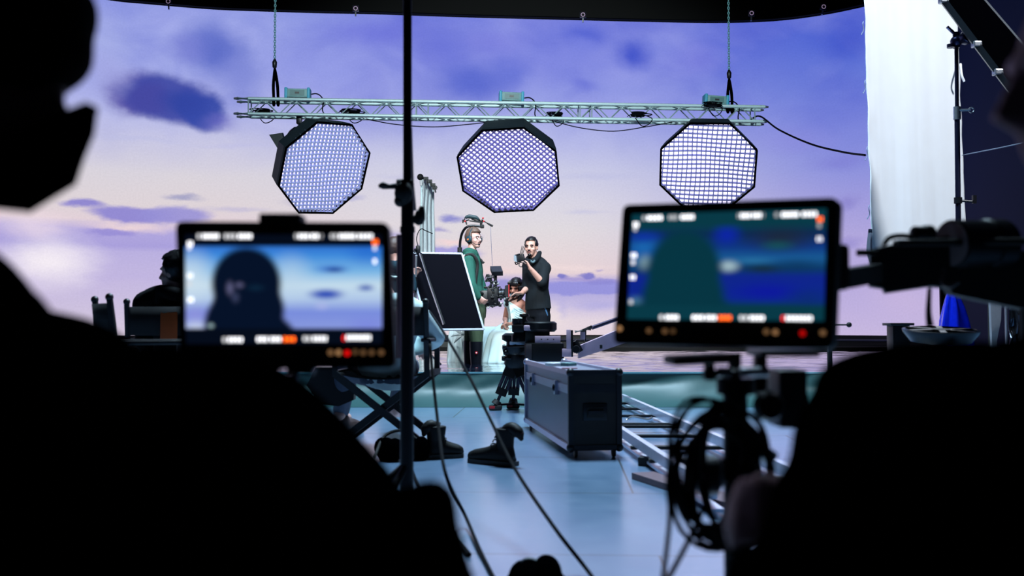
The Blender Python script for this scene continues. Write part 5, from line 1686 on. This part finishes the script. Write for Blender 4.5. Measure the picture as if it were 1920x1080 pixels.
SL = lambda *a: sb(347, 440, 369, 205, *a)
dk = (6, 18, 40)
vL = lambda y: 1 - (y - 440) / 205
picL = pic_mat('bright_screen_picture', [(vL(645), (150, 165, 225)), (vL(585), (120, 140, 220)), (vL(560), (176, 200, 232)), (vL(535), (196, 220, 236)), (vL(510), (120, 180, 228)), (vL(480), (64, 140, 220)), (vL(462), (44, 110, 205))], [
    SL(355, 520, 70, 70, (205, 224, 238), .8, 1), SL(365, 590, 40, 26, (150, 150, 220), .6, 1), SL(365, 615, 40, 22, (210, 220, 235), .7, 1), SL(545, 520, 60, 60, (190, 214, 234), .6, 1),
    SL(622, 505, 48, 12, (52, 104, 200), .8, 1), SL(628, 506, 28, 7, (14, 44, 130), .9, 1), SL(612, 552, 46, 14, (26, 66, 180), .95, .8), SL(686, 540, 24, 9, (26, 66, 170), .9, .9), SL(690, 470, 60, 40, (30, 100, 205), .6, 1), SL(604, 574, 20, 12, (170, 180, 230), .8, 1), SL(690, 612, 60, 30, (120, 130, 222), .6, 1),
    SL(462, 533, 74, 78, dk, 1, .22), SL(465, 580, 76, 66, dk, 1, .2), SL(472, 630, 88, 56, dk, 1, .22), SL(512, 640, 52, 44, dk, 1, .28), SL(428, 610, 54, 64, dk, 1, .28),
    SL(431, 541, 11, 20, (104, 104, 142), .75, 1), SL(449, 535, 13, 9, (100, 100, 138), .7, 1), SL(441, 558, 12, 16, (62, 70, 104), .7, 1), SL(480, 540, 26, 10, (14, 42, 66), .7, 1), SL(394, 611, 9, 7, (170, 200, 205), .8, 1)],
    [('above', vL(462)), ('below', vL(616))], (5, 12, 26), 1.0)
# tilted bottom matte line is ignored: both bars are level on the screen
TL = lambda *a: a
YM1 = 1.72
cn = (P(329, 415, YM1), P(729, 417, YM1), P(742, 690, YM1 - .01), P(339, 692, YM1 - .01))
txt = []
def row(items, y0, y1=None, col_='white'):
    return [(a, b, y0, y1 if y1 else y0, col_, br) for a, b, br in items]
top_items = row([(370, 379, .4), (380, 412, 1), (421, 445, .45), (447, 474, 1), (553, 559, .35), (560, 581, 1), (583, 600, 1), (602, 606, .25), (620, 634, .4), (636, 668, 1), (671, 701, .9)], 443)
side_items = [(352, 363, 457, 457, 'white', 1), (352, 362, 464, 464, 'white', .5), (352, 363, 517, 517, 'white', .7), (353, 362, 532, 532, 'white', .3), (353, 364, 562, 562, 'white', .9), (699, 710, 454, 454, 'orange', 1.2), (700, 709, 465, 465, 'white', .5), (700, 709, 490, 490, 'white', .7)]
bot_items = row([(418, 427, .4), (428, 457, 1)], 637) + row([(482, 504, 1), (507, 529, 1)], 636) + row([(532, 556, 1.2)], 636, None, 'orange') + row([(569, 585, .5), (587, 615, .9)], 635) + row([(643, 648, 1)], 634, None, 'red') + row([(650, 697, 1)], 633)
mL, nL, XL, UL, ctL, HL = monitor('black monitor showing a bright blue picture of a dark-haired figure, clip on its top edge', cn, [(347, 440), (716, 440), (716, 645), (349, 645)], picL,
    [('a', top_items + side_items + bot_items)], [(620, 661, 'amber', .22), (635, 661, 'amber', .4), (651, 662, 'red', 1.0), (666, 660, 'amber', .1), (681, 661, 'amber', .13), (697, 661, 'amber', .13), (715, 661, 'amber', .16)], 2.6)
a, c = HL(491, 417, -.02), HL(569, 417, -.02)
MB().box((a + c) / 2 + UL * .004, ((c - a).length, .05, .018), (XL, -nL, UL), .004).build('top_clip', M_mon, mL)
MB().prism([HL(535, 682, .001), HL(592, 682, .001), HL(583, 704, .001), HL(538, 700, .001)], -nL * .03).build('mount_block', M_mon, mL, False)

vR = lambda y: 1 - (y - 395) / 205
SR = lambda *a: sb(1178, 395, 372, 205, *a)
tdk = (8, 58, 72)
picR = pic_mat('teal_screen_picture', [(0, (10, 62, 80)), (vR(575), (10, 60, 86)), (vR(560), (16, 44, 150)), (vR(520), (18, 40, 150)), (vR(505), (14, 60, 110)), (vR(485), (28, 96, 158)), (vR(465), (18, 60, 140)), (vR(440), (14, 44, 92)), (vR(425), (12, 60, 80)), (1, (12, 66, 80))], [
    SR(1205, 460, 55, 34, (30, 110, 190), .9, 1), SR(1205, 440, 60, 18, (16, 50, 175), .8, 1), SR(1210, 490, 24, 24, (160, 190, 180), .5, 1), SR(1200, 540, 40, 30, (16, 40, 150), .9, .9), SR(1195, 565, 30, 16, (90, 150, 160), .5, 1),
    SR(1370, 440, 40, 30, (16, 40, 190), .8, 1), SR(1376, 500, 30, 17, (176, 205, 214), .95, 1), SR(1420, 490, 60, 10, (50, 130, 180), .6, 1), SR(1470, 450, 90, 34, (34, 44, 46), .75, 1), SR(1465, 462, 46, 14, (24, 92, 92), .7, 1), SR(1440, 505, 56, 13, (24, 46, 48), .8, 1), SR(1500, 500, 60, 20, (14, 56, 96), .6, 1), SR(1450, 548, 110, 26, (16, 26, 170), .9, 1), SR(1520, 560, 60, 30, (14, 48, 120), .7, 1),
    SR(1288, 508, 84, 92, tdk, 1, .3), SR(1288, 560, 96, 76, tdk, 1, .3), SR(1298, 590, 104, 50, tdk, 1, .35)],
    [('above', vR(421)), ('below', vR(573))], (10, 62, 76), .85)
cn = (P(1168, 384, 1.86), P(1572, 370, 1.66), P(1561, 654, 1.65), P(1150, 645, 1.85))
def rrow(items, xa, ya, xb, yb, col_='white'):
    f = lambda x: ya + (yb - ya) * (x - xa) / (xb - xa)
    return [(a, b, f(a), f(b), col_, br) for a, b, br in items]
tR = rrow([(1205, 1212, .3), (1214, 1244, 1), (1254, 1272, .3), (1277, 1303, 1), (1383, 1388, .25), (1389, 1409, 1), (1411, 1429, 1), (1431, 1434, .2), (1453, 1463, .2), (1466, 1499, 1), (1504, 1534, .9)], 1205, 409, 1534, 401)
tR += [(1188, 1199, 421, 421, 'white', .9), (1188, 1198, 429, 429, 'white', .3), (1184, 1195, 479, 479, 'white', .9), (1184, 1194, 492, 492, 'white', .45), (1182, 1193, 520, 520, 'white', .85), (1180, 1190, 566, 566, 'white', .3), (1533, 1544, 411, 411, 'orange', 1.2), (1533, 1543, 423, 423, 'white', .2), (1532, 1543, 448, 448, 'white', .7)]
tR += rrow([(1237, 1246, .5), (1248, 1274, 1), (1298, 1322, 1), (1324, 1345, 1), (1387, 1404, .5), (1406, 1435, 1), (1474, 1525, 1)], 1237, 595, 1525, 597)
tR += rrow([(1348, 1373, 1.2)], 1237, 595, 1525, 597, 'orange') + rrow([(1466, 1472, 1)], 1237, 595, 1525, 597, 'red')
mR, nR, XR, UR, ctR, HR = monitor('black monitor on a pole with a dim teal picture of a hooded outline', cn, [(1185, 402), (1550, 391), (1545, 602), (1176, 598)], picR,
    [('a', tR)], [(1162, 616, 'amber', .45), (1217, 620, 'amber', .14), (1247, 621, 'amber', .14), (1262, 621, 'amber', .08), (1437, 622, 'amber', .16), (1454, 623, 'amber', .3), (1505, 625, 'red', .55), (1543, 624, 'amber', .2)], 2.6)
# ---- stand of the bright monitor (mostly behind its user)
s1 = thing('monitor_stand', 'dark stand carrying the bright-screened monitor, rising from behind a seated user', 'stand', G(540, 1500))
s1.location = (P(545, 700, 1.75).x, 1.76, 0)
x0 = P(545, 700, 1.76).x
MB().tube([V((x0, 1.76, .03)), V((x0, 1.76, .42))], .02, 10).build('lower_tube', M_stand, s1)
MB().tube([V((x0, 1.76, .4)), V((x0, 1.76, .675))], .015, 10).build('upper_tube', M_stand, s1)
for ang in (.4, 2.5, 4.6):
    MB().tube([V((x0, 1.76, .3)), V((x0 + math.cos(ang) * .32, 1.76 + math.sin(ang) * .32, .012))], .011, 8).build('leg', M_stand, s1)
# ---- stand of the teal monitor
YS = 1.82
xs = P(1378, 700, YS).x
s2 = thing('monitor_stand', 'thick dark pole with clamps and a padded rest below the teal-screened monitor', 'stand', (xs, YS, 0))
MB().tube([V((xs, YS, .02)), V((xs, YS, .66))], .023, 14).build('pole', mat('pole_dark', (13, 15, 22), .4, .3), s2)
MB().tube([V((xs, YS, .62)), V((xs, YS, .71))], .012, 12).build('pole_tip', M_blackmetal, s2)
MB().tube([V((xs, YS, .665)), V((xs, YS, .635))], .034, 14).build('collar', M_blackmetal, s2)
MB().tube([V((xs, YS, .48)), V((xs, YS, .52))], .031, 14).build('collar', M_blackmetal, s2)
a, c = P(1252, 676, YS - .05), P(1370, 670, YS - .05)
MB().box((a + c) / 2, ((c - a).length, .12, .016), ((c - a).normalized(), V((0, 1, 0)), V((0, 0, 1))), .006).build('padded_rest', M_rubber, s2)
MB().box(P(1330, 698, YS - .03), (.018, .02, .03), None, .003).tube([P(1318, 702, YS - .03), P(1385, 700, YS - .03)], .008, 8).build('rest_bracket', M_blackmetal, s2)
MB().tube([P(1345, 698, YS - .05), P(1370, 698, YS - .05)], .009, 8).build('clamp_screw', M_steel, s2)
MB().tube([P(1386, 698, YS - .05), P(1440, 697, YS - .05)], .009, 8).build('clamp_screw', M_steel, s2)
a, c = P(1412, 660, YS), P(1520, 662, YS)
MB().box((a + c) / 2, ((c - a).length, .12, .012), None, .004).build('shelf_plate', M_blackmetal, s2)
MB().box(P(1425, 700, YS), (.022, .03, .07), None, .006).tube([P(1414, 735, YS), P(1437, 735, YS)], .006, 8).build('clamp', M_blackmetal, s2)
MB().lathe(P(1438, 760, YS - .04), [(.022, 0), (.028, .01), (.022, .03)], (V((1, 0, 0)), V((0, 0, 1)), V((0, -1, 0))), 16).build('clamp_knob', M_blackmetal, s2)
MB().tube([P(1410, 832, YS - .03), P(1450, 862, YS - .03)], .014, 8).build('chrome_lever', M_steel, s2)
MB().lathe(P(1343, 890, YS - .03), [(.02, -.01), (.036, 0), (.036, .03), (.02, .04)], (V((0, 1, 0)), V((0, 0, 1)), V((-1, .2, 0)).normalized()), 18).build('pulley', mat('pulley_grey', (60, 56, 66), .5, .3), s2)
MB().box(P(1475, 745, YS + .12), (.055, .1, .11), None, .006).build('battery_box', M_blackplastic, s2)
for ang in (.9, 2.9, 5.0):
    MB().tube([V((xs, YS, .2)), V((xs + math.cos(ang) * .36, YS + math.sin(ang) * .36, .015))], .013, 8).build('leg', M_blackmetal, s2)
# coiled cables hung on the stand
mb = MB(); YCc = YS - .12
rn = random.Random(11)
for k in range(13):
    cx, cy = 1345 + rn.uniform(-14, 34), 888 + rn.uniform(-22, 26)
    rx_, rz_ = rn.uniform(44, 94) / FPX * YCc, rn.uniform(112, 142) / FPX * YCc
    c = P(cx, cy, YCc + rn.uniform(-.05, .05))
    tl_ = rn.uniform(-.25, .25)
    pts = []
    for i in range(29):
        a = 2 * PI * i / 28
        x, z = math.cos(a) * rx_, math.sin(a) * rz_
        pts.append(c + V((x * math.cos(tl_) - z * math.sin(tl_), .02 * math.sin(a * 2 + k), x * math.sin(tl_) + z * math.cos(tl_))))
    mb.tube(pts, rn.choice([.0035, .0045, .0055]), 7)
mb.build('coil_tmp', M_cable, None)
cc = bpy.data.objects['coil_tmp']; cc.name = 'coiled_cable'
tag(cc, 'bundle of black cable loops hanging on the thick pole of the teal-screened monitor', 'cable')
cable('trailing_cable', 'thin cable dropping from the coiled loops towards the floor', [P(1262, 830, 1.72), P(1252, 900, 1.7), P(1256, 960, 1.68), P(1250, 1030, 1.66), P(1238, 1120, 1.64)], .0045)
cable('trailing_cable', 'thin cable crossing under the coiled loops near the thick pole', [P(1330, 925, 1.7), P(1305, 985, 1.68), P(1280, 1035, 1.66), P(1245, 1100, 1.64)], .0045)

# ================================================================== the dark pole in the middle
YB = 3.7
pb = thing('grip_stand', 'tall dark grip stand pole with a side handle, between the bright monitor and the board', 'stand', G(764, 985))
xb = P(764, 610, YB).x
pb.location = (xb, YB, 0)
M_pole = mat('dark_pole', (10, 12, 20), .4, .3)
tp_ = P(764, -60, YB)
MB().tube([V((P(764, 345, YB).x, YB, P(764, 350, YB).z)), tp_], .0165, 12).build('upper_tube', M_pole, pb)
MB().tube([V((xb, YB, .02)), P(764, 430, YB)], .025, 14).build('lower_tube', M_pole, pb)
MB().tube([P(764, 345, YB), P(764, 435, YB)], .024, 14).build('middle_tube', M_pole, pb)
MB().tube([P(764, 425, YB), P(764, 436, YB)], .028, 14).build('collar', M_pole, pb)
mb = MB(); mb.ball(P(757, 362, YB - .02), (.035, .04, .045)).ball(P(750, 377, YB - .02), (.022, .03, .022)).tube([P(772, 344, YB), P(745, 345, YB - .02)], .018, 10)
mb.build('grip_head', M_black, pb)
MB().tube([P(748, 348, YB - .03), P(730, 350, YB - .05), P(718, 348, YB - .06), P(710, 349.5, YB - .06)], [.012, .009, .014, .006], 8, 3).build('side_handle', M_black, pb)
MB().tube([P(772, 408, YB), P(786, 412, YB - .02), P(790, 396, YB - .02), P(791, 387, YB - .02)], [.012, .022, .014, .008], 8, 3).ball(P(785, 408, YB - .02), (.016, .02, .03)).build('wing_lever', M_black, pb)
MB().tube([P(770, 240, YB + .1), P(773, 340, YB + .1), P(778, 395, YB + .1)], .006, 6).build('side_rod', M_steel, pb)
MB().tube([P(748, 440, YB - .1), P(748, 672, YB - .1)], .009, 8).build('lower_rod', mat('pink_reflection_tint', (150, 110, 120), .45, .6), pb)  # pink reflection along the rod is put into its base colour
for ang in (2.7, 3.6, 4.3):
    MB().tube([V((xb, YB, .25)), V((xb + math.cos(ang) * .3, YB + math.sin(ang) * .3, .015))], .014, 8).build('leg', M_pole, pb)
# loose cables from the pole down to the floor
g3 = lambda px, py: G(px, py, .008)
cable('floor_cable', 'black cable running from the dark pole past the lone boot and across the bright floor', [P(806, 584, 6.05), P(826, 614, 5.2), P(845, 645, 4.6), P(883, 712, 4.2), P(921, 790, 3.95), P(966, 880, 3.6), P(1040, 990, 3.15), g3(1112, 1084), g3(1200, 1220)], .0065, None, 8)
cable('floor_cable', 'black cable dropping beside the paired boot and curving over the floor', [P(806, 640, 4.3), P(811, 700, 4.2), P(822, 800, 4.0), P(836, 890, 3.65), g3(872, 984) + V((0, 0, .035)), g3(900, 1034) + V((0, 0, .004)), g3(925, 1082), g3(1010, 1250)], .0065, None, 8)
cable('floor_cable', 'short black cable on the floor leaving the foot of the dark pole', [g3(772, 880), g3(782, 905), g3(800, 935), g3(830, 975), g3(880, 1040)], .008, None, 6)

# ================================================================== black film equipment on an arm
YE = 2.25
eq = thing('camera_equipment', 'big black film equipment with a barrel, rods and hanging flaps on an arm next to the teal-screened monitor', 'film equipment', P(1760, 560, YE))
eq['label'] = 'big black film equipment with a barrel, rods and hanging flaps beside the teal-screened monitor'
bx = V((.93, .36, .02)).normalized(); bz = V((0, 0, 1)); by = bz.cross(bx).normalized(); bz = bx.cross(by)
c = P(1782, 458, YE)
MB().lathe(c, [(.05, 0), (.056, .004), (.056, .1), (.06, .104), (.06, .15), (.052, .155)], (by, bz, bx), 32).build('barrel', M_blackmetal, eq)
MB().lathe(c - bx * .002, [(.051, 0), (.0505, .003)], (by, bz, bx), 32).build('barrel_face', mat('lit_barrel_face', (190, 165, 165), .5, .2), eq)  # light on the barrel's end is put into this paler base colour
MB().tube([P(1676, 456, YE - .03), P(1960, 452, YE - .03)], .0085, 10).build('front_rod', M_black, eq)
MB().prism([P(1632, 468, YE), P(1700, 452, YE), P(1790, 440, YE), P(1790, 540, YE), P(1746, 536, YE), P(1660, 549, YE), P(1656, 540, YE), P(1630, 536, YE)], V((.03, .09, 0))).build('hood', M_black, eq, False)
MB().prism([P(1762, 500, YE + .02), P(1960, 462, YE + .02), P(1950, 585, YE + .02), P(1905, 576, YE + .02), P(1786, 551, YE + .02)], V((.02, .08, 0))).build('rear_flap', M_black, eq, False)
MB().tube([P(1607, 474, YE), P(1645, 474, YE)], .0075, 10).build('stub_rod', M_black, eq)
MB().lathe(P(1712, 438, YE), [(.01, 0), (.017, .004), (.017, .03), (.02, .034), (.02, .05)], (by, bz, bx), 20).build('motor', M_blackplastic, eq)
MB().tube([P(1655, 462, YE), P(1668, 446, YE), P(1690, 442, YE), P(1716, 445, YE)], .006, 8, 4).build('cable_arch', M_black, eq)
MB().bar(P(1578, 523, YE - .2), P(1640, 512, YE - .02), .035, .04).build('arm', M_black, eq)
MB().box(P(1572, 502, YE - .3), (.03, .06, .09), None, .01).build('arm_bracket', M_black, eq)
MB().tube([P(1770, 505, YE - .03), P(1766, 530, YE - .03), P(1780, 537, YE - .03), P(1798, 528, YE - .03)], .004, 6, 4).build('steel_hook', mat('brown_wire', (90, 72, 72), .4, .5), eq)
MB().tube([P(1743, 540, YE), P(1741, 585, YE), P(1744, 612, YE)], [.005, .007, .009], 8, 3).build('hanging_strap', M_black, eq)
MB().tube([V((P(1950, 540, YE).x, YE + .05, .03)), V((P(1950, 540, YE).x, YE + .05, .8))], .02, 10).build('support_pole', M_black, eq)

# small things past it
tr = thing('round_tray', 'round black tray with oval cut-outs below the big black film equipment', 'tray', P(1764, 630, 5.2))
YT2 = 5.2; tc_ = P(1764, 622, YT2)
nx = V((0, -.10, 1)).normalized(); ny = V((0, 1, .10)).normalized()
MB().lathe(tc_ - nx * .05, [(.15, 0), (.185, .045), (.19, .06), (.175, .064), (.172, .05), (.14, .045)], (V((1, 0, 0)), ny, nx), 40).build('rim', mat('tray_black', (10, 14, 18), .2, .3), tr)
for k in range(6):
    a = k * PI / 3 + .2
    MB().bar(tc_ + nx * .008, tc_ + (V((1, 0, 0)) * math.cos(a) + ny * math.sin(a)) * .175 + nx * .008, .03, .012, nx).build('spoke', mat('tray_black', (10, 14, 18), .2, .3), tr)
MB().lathe(tc_ - nx * .05, [(.05, 0), (.05, .065)], (V((1, 0, 0)), ny, nx), 20).build('hub', M_blackmetal, tr)
MB().tube([V((tc_.x, YT2 + .005, .02)), tc_ - nx * .05], .03, 12).build('pedestal', M_blackmetal, tr)
MB().lathe(V((tc_.x, YT2 + .005, 0)), [(.18, 0), (.18, .015), (.03, .03)], None, 28).build('base', M_blackmetal, tr)
pd = thing('pedestal', 'small dark flat-topped pedestal against the glowing lower edge of the LED wall', 'pedestal', V((P(1684, 640, 7).x, 7, 0)))
c = P(1684, 608, 7)
MB().box(c, (.165, .165, .018), None, .004).build('top', M_blackplastic, pd)
MB().box(V((c.x, 7, c.z / 2)), (.12, .12, c.z - .01), None, .005).build('column', M_blackplastic, pd)
MB().tube([P(1556, 609, 7.5), P(1590, 609, 7.5)], .006, 8).ball(P(1592, 609, 7.5), .02).tube([P(1555, 600, 7.5), V((P(1555, 600, 7.5).x, 7.5, 0))], .02, 8).build('x', M_black, None)
o = bpy.data.objects['x']; o.name = 'ball_knob_rod'; tag(o, 'thin rod ending in a black ball, sticking out beside the teal-screened monitor', 'rod')
bl = thing('blue_sack', 'shiny blue plastic sack gathered to a point above the round tray', 'sack', V((P(1790, 640, 8).x, 8, 0)))
mb = MB(); rows = []
for (py, w_) in ((540, 5), (556, 11), (575, 17), (600, 23), (640, 30), (740, 34), (797, 34)):
    row_ = []
    for i in range(48):
        a = 2 * PI * i / 48
        R_ = w_ / FPX * 8 * (1 + .14 * math.sin(a * 6 + py * .01) + .08 * math.sin(a * 13 + py * .05))
        cpx = P(1785 + (py - 540) * .06, py, 8)
        row_.append(mb.bm.verts.new((cpx.x + math.cos(a) * R_, 8 + math.sin(a) * R_, max(.0, cpx.z))))
    rows.append(row_)
for a, c in zip(rows, rows[1:]):
    for i in range(48):
        mb.bm.faces.new((a[i], a[(i + 1) % 48], c[(i + 1) % 48], c[i]))
mb.bm.faces.new(rows[0])
mb.build('sack_body', mat('blue_plastic', (8, 30, 175), .22, var=.1, bump=.25, coat=.5), bl, True, 180)
MB().tube([P(1783, 541, 8), P(1784, 528, 8)], [.02, .035], 10).build('tied_neck', mat('blue_plastic', (8, 30, 175), .22), bl)
def post(name, label, cat, px, y0, Y, r, m):
    c0 = P(px, y0, Y)
    o = MB().tube([V((c0.x, Y, 0)), c0], r, 12).build(name, m, None)
    tag(o, label, cat)
post('silver_post', 'thin silver upright post beside the crinkled foil near the navy wall', 'post', 1886, 566, 9.0, .012, M_steel)
post('dark_post', 'thin black upright post against the navy wall beside a grey panel', 'post', 1854, 560, 9.3, .012, M_black)
MB().prism([P(1857, 562, 9.2), P(1878, 566, 9.2), P(1877, 600, 9.2), P(1869, 640, 9.2), P(1869, 764, 9.2) - V((0,0,.0)), P(1861, 764, 9.2), P(1860, 640, 9.2)], V((0, .04, 0))).build('grey_panel', mat('panel_grey', (112, 118, 128), .5), None, False)
tag(bpy.data.objects['grey_panel'], 'pale grey tapering panel standing between the dark and silver posts', 'panel')
fo = MB(); rows = []
for j in range(13):
    row_ = []
    for i in range(15):
        p = P(1893 + i * 3.2, 556 + j * 17.3 + (0 if i > 4 else (4 - i) * 3 * (1 - j / 12)), 9.0)
        nz_ = NZ.noise(V((i * .9, j * .9, 3))) * .09
        row_.append(fo.bm.verts.new(p + V((NZ.noise(V((i, j, 8))) * .02, nz_, 0))))
    rows.append(row_)
for a, c in zip(rows, rows[1:]):
    for i in range(14):
        fo.bm.faces.new((a[i], a[i + 1], c[i + 1], c[i]))
o = fo.build('crinkled_foil', mat('dark_foil', (70, 74, 82), .18, .9, bump=.2), None, False)
o.modifiers.new('thickness', 'SOLIDIFY').thickness = .01
tag(o, 'crinkled dark foil sheet hanging beside the silver post', 'foil')

# ================================================================== people close to the camera
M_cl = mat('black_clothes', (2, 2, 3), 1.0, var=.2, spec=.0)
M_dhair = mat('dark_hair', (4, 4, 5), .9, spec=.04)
YN = 1.05
pn = thing('person', 'seated person in dark clothes in profile, face covering on, looking over the bright-screened monitor', 'person', V((-.5, 1.1, 0)))
hc = P(-48, 146, YN); hf = V((.93, .0, -.34)).normalized()
mb = MB()
J = dict(pel=P(-260, 1130, YN + .1), neck=P(-240, 560, YN + .02), mid=P(-260, 800, YN + .08), sh=(P(-120, 720, YN - .15), P(-60, 720, YN + .2)),
         el=(P(150, 1000, YN - .1), P(180, 980, YN + .22)), wr=(P(470, 1190, YN - .02), P(440, 1180, YN + .2)),
         hip=(P(-150, 1130, YN), P(-150, 1110, YN + .2)), kn=(P(470, 1020, YN), P(430, 800, YN + .16)), an=(P(640, 1860, YN + .05), P(850, 1640, YN + .2)), toe=(1, 0, 0))
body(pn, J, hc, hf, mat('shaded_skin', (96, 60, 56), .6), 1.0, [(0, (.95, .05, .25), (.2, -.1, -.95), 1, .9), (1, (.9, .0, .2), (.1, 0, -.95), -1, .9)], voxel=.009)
q = lambda x, y, z: hc + head_axes(hf)[0] * x + head_axes(hf)[1] * y + head_axes(hf)[2] * z
mb = MB()
mb.loft([(q(0, .128, .016), head_axes(hf)[0] * .014, hf * .004), (q(0, .116, -.012), head_axes(hf)[0] * .036, hf * .02), (q(0, .108, -.04), head_axes(hf)[0] * .045, hf * .026), (q(0, .09, -.07), head_axes(hf)[0] * .06, hf * .045), (q(0, .05, -.115), head_axes(hf)[0] * .056, hf * .052), (q(0, .02, -.128), head_axes(hf)[0] * .04, hf * .03)], 20)
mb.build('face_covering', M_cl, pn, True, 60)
mb = MB(); s_, f_, u_ = head_axes(hf)
mb.ball(q(0, -.02, .05), (.09, .118, .1), (s_, f_, u_)).ball(q(0, .04, .095), (.07, .058, .05), (s_, f_, u_)).ball(q(0, .078, .055), (.05, .03, .04), (s_, f_, u_)).ball(q(0, -.06, -.02), (.085, .08, .1), (s_, f_, u_))
solid(mb, 'hair', M_dhair, pn, .01, 6)
mb = MB()
torso(mb, J, 1.12, .05)
for i in (0, 1):
    limb(mb, arm_pts(J, i), [r * 1.15 for r in ARM_R], .014)
mb.tube([J['neck'] + V((-.03, 0, -.05)), J['neck'] + V((.0, 0, .0)), P(-130, 540, YN)], [.09, .075, .05], 14, 3, True)
mb.ball(P(-30, 560, YN), (.032, .08, .036)).ball(P(20, 690, YN), (.12, .2, .064)).ball(P(150, 830, YN + .05), (.16, .2, .09)).ball(P(150, 1000, YN + .05), (.2, .2, .14))
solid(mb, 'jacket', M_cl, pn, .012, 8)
mb = MB()
for i, R_ in ((0, 1.0), (1, .86)):
    limb(mb, leg_pts(J, i), [r * R_ for r in LEG_R], .012)
mb.tube([J['hip'][1], lerp(J['hip'][1], J['kn'][1], .5), J['kn'][1]], [.12, .1, .07], 12, 3, True)
mb.tube([P(60, 770, YN + .14), P(270, 762, YN + .15), P(470, 780, YN + .16), P(585, 870, YN + .16), P(690, 990, YN + .17), P(760, 1130, YN + .18)], [.072, .074, .07, .066, .062, .056], 12, 3, True)
mb.ball(P(808, 958, YN + .05), (.032, .04, .036)).tube([P(600, 1010, YN + .05), P(720, 990, YN + .05), P(800, 965, YN + .05)], [.05, .044, .034], 12, 3, True).tube([P(800, 975, YN + .06), P(830, 1060, YN + .07), P(850, 1140, YN + .08)], [.034, .032, .034], 12, 3, True)
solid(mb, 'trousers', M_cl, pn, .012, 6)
st_ = MB(); st_.box(V((P(-200, 900, YN).x, YN + .1, .11)), (.34, .36, .22), None, .02)
o = st_.build('low_box_seat', M_wood, None); tag(o, 'low dark box carrying the seated person with the covered face', 'seat')

YQ = 1.05
pr_ = thing('person', 'seated person in black facing the teal-screened monitor, only shoulder, arm and a sliver of face in view', 'person', V((.62, 1.1, 0)))
pr_['label'] = 'seated person in black by the thick pole, only shoulder, hand and sliver of face showing'
hc = P(2085, 150, YQ - .05); hf = V((-.96, .1, -.1)).normalized()
J = dict(pel=P(2110, 1160, YQ + .1), neck=P(2420, 690, YQ), mid=P(2340, 880, YQ + .06), sh=(P(1950, 800, YQ + .16), P(1940, 800, YQ - .16)),
         el=(P(1640, 990, YQ + .18), P(1640, 1010, YQ - .16)), wr=(P(1580, 968, YQ + .06), P(1580, 1170, YQ - .05)),
         hip=(P(1960, 1150, YQ + .2), P(1960, 1150, YQ)), kn=(P(1480, 1120, YQ + .18), P(1500, 1130, YQ)), an=(P(1440, 1850, YQ + .2), P(1450, 1850, YQ)), toe=(-1, 0, 0))
body(pr_, J, hc, hf, mat('dusky_skin', (190, 138, 148), .55, spec=.3), 1.0, [(0, (-.97, .0, .12), (-.1, .9, -.4), 1, 1.3), (1, (-.95, .1, .1), (0, 0, -1), -1, .9)], voxel=.009)
mb = MB(); s_, f_, u_ = head_axes(hf)
q = lambda x, y, z: hc + s_ * x + f_ * y + u_ * z
mb.ball(q(0, -.03, .045), (.088, .105, .1), (s_, f_, u_)).ball(q(0, -.06, -.02), (.085, .075, .1), (s_, f_, u_))
solid(mb, 'hair', M_dhair, pr_, .01, 6)
mb = MB()
torso(mb, J, 1.05, .02)
for i in (0, 1):
    limb(mb, arm_pts(J, i)[:6], [r * 1.1 for r in ARM_R][:6], .016)
mb.ball(P(1700, 770, YQ), (.08, .14, .07)).ball(P(1860, 790, YQ), (.13, .16, .085)).ball(P(1630, 850, YQ), (.075, .14, .085)).ball(P(1620, 1000, YQ), (.1, .14, .1)).ball(P(1820, 1000, YQ), (.2, .18, .14)).ball(P(1790, 715, YQ), (.15, .1, .044)).ball(P(1560, 1030, YQ), (.07, .12, .06))
solid(mb, 'jacket', M_cl, pr_, .012, 8)
trousers(pr_, J, 1.05, M_cl, .02, 7)
st_ = MB(); st_.box(V((P(2010, 900, YQ).x, YQ + .1, .11)), (.34, .36, .22), None, .02)
o = st_.build('low_box_seat', M_wood, None); tag(o, 'low dark box under the seated person by the thick pole', 'seat')
# ================================================================== light
w = bpy.data.worlds.new('dark_studio'); sc.world = w; w.use_nodes = True
w.node_tree.nodes['Background'].inputs[0].default_value = (0.02, 0.03, 0.05, 1)
w.node_tree.nodes['Background'].inputs[1].default_value = 0.12

def lamp(name, kind, loc, target, power, color=(1, 1, 1), size=1.0, **kw):
    d = bpy.data.lights.new(name, kind)
    d.energy = power; d.color = color
    if kind == 'AREA':
        d.size = size
    elif kind == 'SPOT':
        d.shadow_soft_size = size
    for k, v in kw.items():
        setattr(d, k, v)
    o = bpy.data.objects.new(name, d); COL.objects.link(o)
    o.location = loc
    o.rotation_euler = (V(target) - V(loc)).to_track_quat('-Z', 'Y').to_euler()
    return o
lamp('cloth_spotlight', 'SPOT', (6.4, 5.5, 6.5), (4.1, 10, 2.8), 2000, (.92, .96, 1.0), .3, spot_size=math.radians(42), spot_blend=.6)
lamp('stage_key_light', 'SPOT', (-3.0, 4.5, 7.5), (-.1, 13.2, 1.6), 3900, (1.0, .96, .97), 1.6, spot_size=math.radians(28), spot_blend=.4)
lamp('house_light', 'SPOT', (0.5, 8.5, 8.8), (0.5, 8.2, 0), 8500, (.58, .82, 1.0), 1.2, spot_size=math.radians(80), spot_blend=.5)
lamp('truss_spotlight', 'SPOT', (0, 2.5, 6.6), (0, 14, 4.2), 5000, (.85, 1.0, 1.0), .4, spot_size=math.radians(46), spot_blend=.5)
